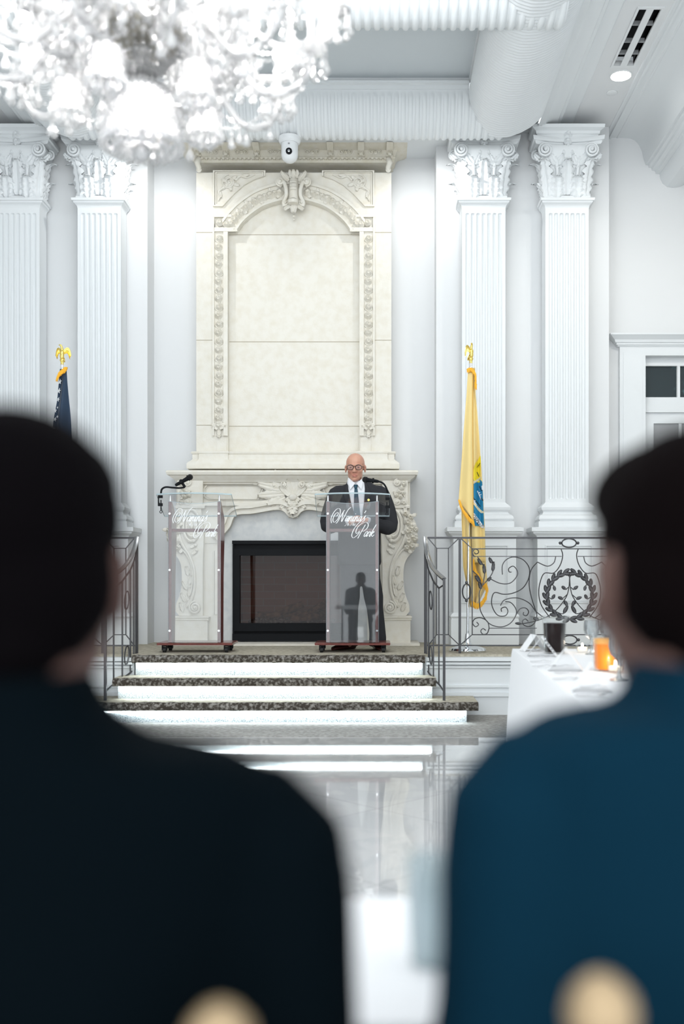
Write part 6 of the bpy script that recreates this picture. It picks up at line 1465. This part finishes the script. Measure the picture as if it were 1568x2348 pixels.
mb = MB(); mb.tube([(0,0,1.08),(0,0,3.24)], .012, 8); mb.lathe([(.02,3.16),(.09,3.20),(.11,3.255)], (0,0,0), 24); mb.build('rod', M['silver'], ch, angle=40)
mb = MB(); mb.lathe([(.010,.375),(.06,.380),(.115,.395),(.135,.42),(.145,.45),(.140,.455),(.10,.43),(.03,.41)], (0,0,0), 32); mb.build('dish', M['dish'], ch, angle=40)
# bottom basket and its ball
mb = MB(); mb.lathe([(.060,.255),(.075,.250),(.085,.235),(.078,.232),(.05,.245)], (0,0,0), 32); mb.build('basket_frame', M['silver'], ch, angle=40)
mb = MB(); mb.lathe([(.070,.245),(.085,.215),(.098,.18),(.112,.14),(.120,.10)], (0,0,0), 32); mb.build('basket_glass', M['xglass'], ch, smooth=True)
for k in range(26):
    a = 2*PI*k/26
    for j in range(9): t = j/8; rr = lerp(.080, .128, t); bead(beads, (rr*math.cos(a), rr*math.sin(a), lerp(.245, .105, t)), .0085+.003*(j % 3 == 0))
    drops.append((.128*math.cos(a), .128*math.sin(a), .10, .055, .015))
for k in range(14): a = 2*PI*k/14; drops.append((.085*math.cos(a), .085*math.sin(a), .085, .05, .014))
mb = MB(); mb.ball((0,0,.035), .030, 10, 7); mb.tube([(0,0,.06),(0,0,.12)], .004, 6); mb.build('bottom_ball', M['xtal'], ch)
# bead curtain over the dish
for k in range(24):
    a = 2*PI*k/24; strand((.15*math.cos(a), .15*math.sin(a), .52), (.125*math.cos(a), .125*math.sin(a), .385), -.01, 10, .0085)
    strand((.125*math.cos(a), .125*math.sin(a), .385), (.02*math.cos(a), .02*math.sin(a), .29), .015, 8, .008)
    drops.append((.155*math.cos(a), .155*math.sin(a), .46, .06, .015))
# tiers of arms
def tier(n, z0, rl, zl, rt, zt, ph, kk):
    """arm leaves the stem at z0, dips to (rl, zl), climbs to the cup at (rt, zt)"""
    for k in range(n):
        a = 2*PI*k/n+ph; c, s = math.cos(a), math.sin(a); R = lambda r, z, e=0: Vector((r*c-e*s, r*s+e*c, z))
        P = crom([R(.03,z0), R(.12,z0+.05), R(.22,z0-.02), R(rl*.85,zl+.03), R(rl,zl), R(rl*1.15,zl+.015), R(rt-.01,(zl+zt)/2), R(rt,zt)], 6)
        mb = MB(); mb.tube(P, .0105*kk, 8); arm = mb.build('arm', M['xglass'], ch, smooth=True)
        mb = MB(); mb.lathe([(.010,zt-.005),(.030,zt),(.050,zt+.010),(.056,zt+.016),(.048,zt+.014),(.02,zt+.006)], R(rt,0), 20); mb.build('drip_pan', M['xtal'], arm, angle=40)
        mb = MB(); mb.lathe([(.010,zt+.005),(.017,zt+.02),(.020,zt+.045),(.013,zt+.048),(.0115,zt+.05),(.0115,zt+.13),(.006,zt+.132)], R(rt,0), 14); mb.build('candle_cup', M['xglass'], arm, angle=40)
        mb = MB(); mb.lathe([(.006,zt+.132),(.013,zt+.15),(.015,zt+.165),(.010,zt+.185),(.002,zt+.205)], R(rt,0), 12); mb.build('bulb', M['bulbm'], arm, smooth=True)
        for q in range(9):
            b = 2*PI*q/9; p = R(rt,0)+Vector((.052*math.cos(b), .052*math.sin(b), zt+.010)); bead(beads, p-Vector((0,0,.006)), .007); bead(beads, p-Vector((0,0,.020)), .0075); drops.append((p.x, p.y, p.z-.028, .055, .0145))
        drops.append((R(rl,0).x, R(rl,0).y, zl-.012, .065, .017)); strand(R(rl,zl), R(.10,z0-.06), .05, 16); strand(R(rl*1.15,zl+.02), R(rt,zt), .05, 9)
        a2 = 2*PI*(k+1)/n+ph; R2 = Vector((rt*math.cos(a2), rt*math.sin(a2), zt)); strand(R(rt,zt), R2, .07, 22); m_ = (R(rt,zt)+R2)/2; drops.append((m_.x, m_.y, zt-.075, .06, .016))
        R3 = Vector((.16*math.cos((a+a2)/2), .16*math.sin((a+a2)/2), z0+.10)); strand(R(rt*.9,zt), R3, .09, 20)
        for q in range(16):
            rr = rnd.uniform(.16, rt); aa = a+rnd.uniform(-.5,.5)*2*PI/n; zz_ = lerp(zl, zt, rnd.random())+rnd.uniform(-.02,.07); bead(beads, (rr*math.cos(aa), rr*math.sin(aa), zz_), rnd.uniform(.008,.013))
            if q % 3 == 0: drops.append((rr*math.cos(aa), rr*math.sin(aa), zz_-.01, rnd.uniform(.04,.06), rnd.uniform(.012,.018)))
tier(10, .46, .42, .255, .56, .40, .12, 1.15)
tier(12, .62, .46, .46, .66, .60, .30, 1.1)
tier(8, .50, .26, .30, .34, .42, .45, 1.0)
tier(6, .86, .30, .76, .42, .88, .1, 1.0)
# small bell baskets under the inner arms
for k in range(5):
    a = math.radians(-32+72*k); cx_, cy_ = .235*math.cos(a), .235*math.sin(a)
    mb = MB(); mb.lathe([(.006,.37),(.010,.33),(.008,.29),(.030,.272),(.046,.262),(.052,.25),(.058,.20),(.052,.20),(.045,.25),(.02,.26)], (cx_,cy_,0), 20); mb.build('bell_basket', M['xglass'], ch, angle=50)
    for q in range(12):
        b = 2*PI*q/12; x, y = cx_+.058*math.cos(b), cy_+.058*math.sin(b)
        for j in range(4): bead(beads, (x, y, .25-j*.016), .0075)
        drops.append((x, y, .19, .05, .0135))
    for q in range(6): b = 2*PI*q/6; drops.append((cx_+.03*math.cos(b), cy_+.03*math.sin(b), .165, .05, .014))
# body of strands from a crown down to the arms
for k in range(30):
    a = 2*PI*k/30; strand((.06*math.cos(a), .06*math.sin(a), 1.0), (.36*math.cos(a), .36*math.sin(a), .70), .06, 26, .009); strand((.15*math.cos(a), .15*math.sin(a), .52), (.34*math.cos(a), .34*math.sin(a), .46), .05, 14)
    strand((.34*math.cos(a), .34*math.sin(a), .70), (.34*math.cos(a), .34*math.sin(a), .46), 0, 15)
# drops: the hundred most visible as parts, the rest as one stuff part
# visible = low and facing the camera
drops.sort(key=lambda d: (d[2]-d[3]) + 0.35*(d[1] > .1))
for d in drops[:100]:
    x, y, z, h, r_ = d; mb = MB(); drop_mb(mb, (0, 0, 0), h, r_); o = mb.build('crystal_drop', M['xtal'], ch); o.location = (x, y, z)
mb = MB()
for x, y, z, h, r_ in drops[100:]: drop_mb(mb, (x, y, z), h, r_)
tag(mb.build('crystal_drops', M['xtal'], ch), kind='stuff'); tag(beads.build('crystal_beads', M['xtal'], ch), kind='stuff')
for k in range(10):
    a = 2*PI*k/10+.12; lamp('chandelier_lamp', 'POINT', (HX+.56*math.cos(a), HY+.56*math.sin(a), L0+.575), 7.5, (1,.99,.97), .03)
lamp('chandelier_lamp', 'POINT', (HX, HY, L0+.56), 14, (1,.99,.97), .04); lamp('chandelier_lamp', 'POINT', (HX, HY, L0+.17), 4, (1,.99,.97), .02)
for k in range(5):
    a = math.radians(-32+72*k); lamp('chandelier_lamp', 'POINT', (HX+.235*math.cos(a), HY+.235*math.sin(a), L0+.225), 0.7, (1,.99,.97), .015)
for k in range(6):
    a = 2*PI*k/6+.5; lamp('chandelier_lamp', 'POINT', (HX+.31*math.cos(a), HY+.31*math.sin(a), L0+.66), 9, (1,.99,.97), .03)  # extra lamps added inside the strands to whiten the crystals
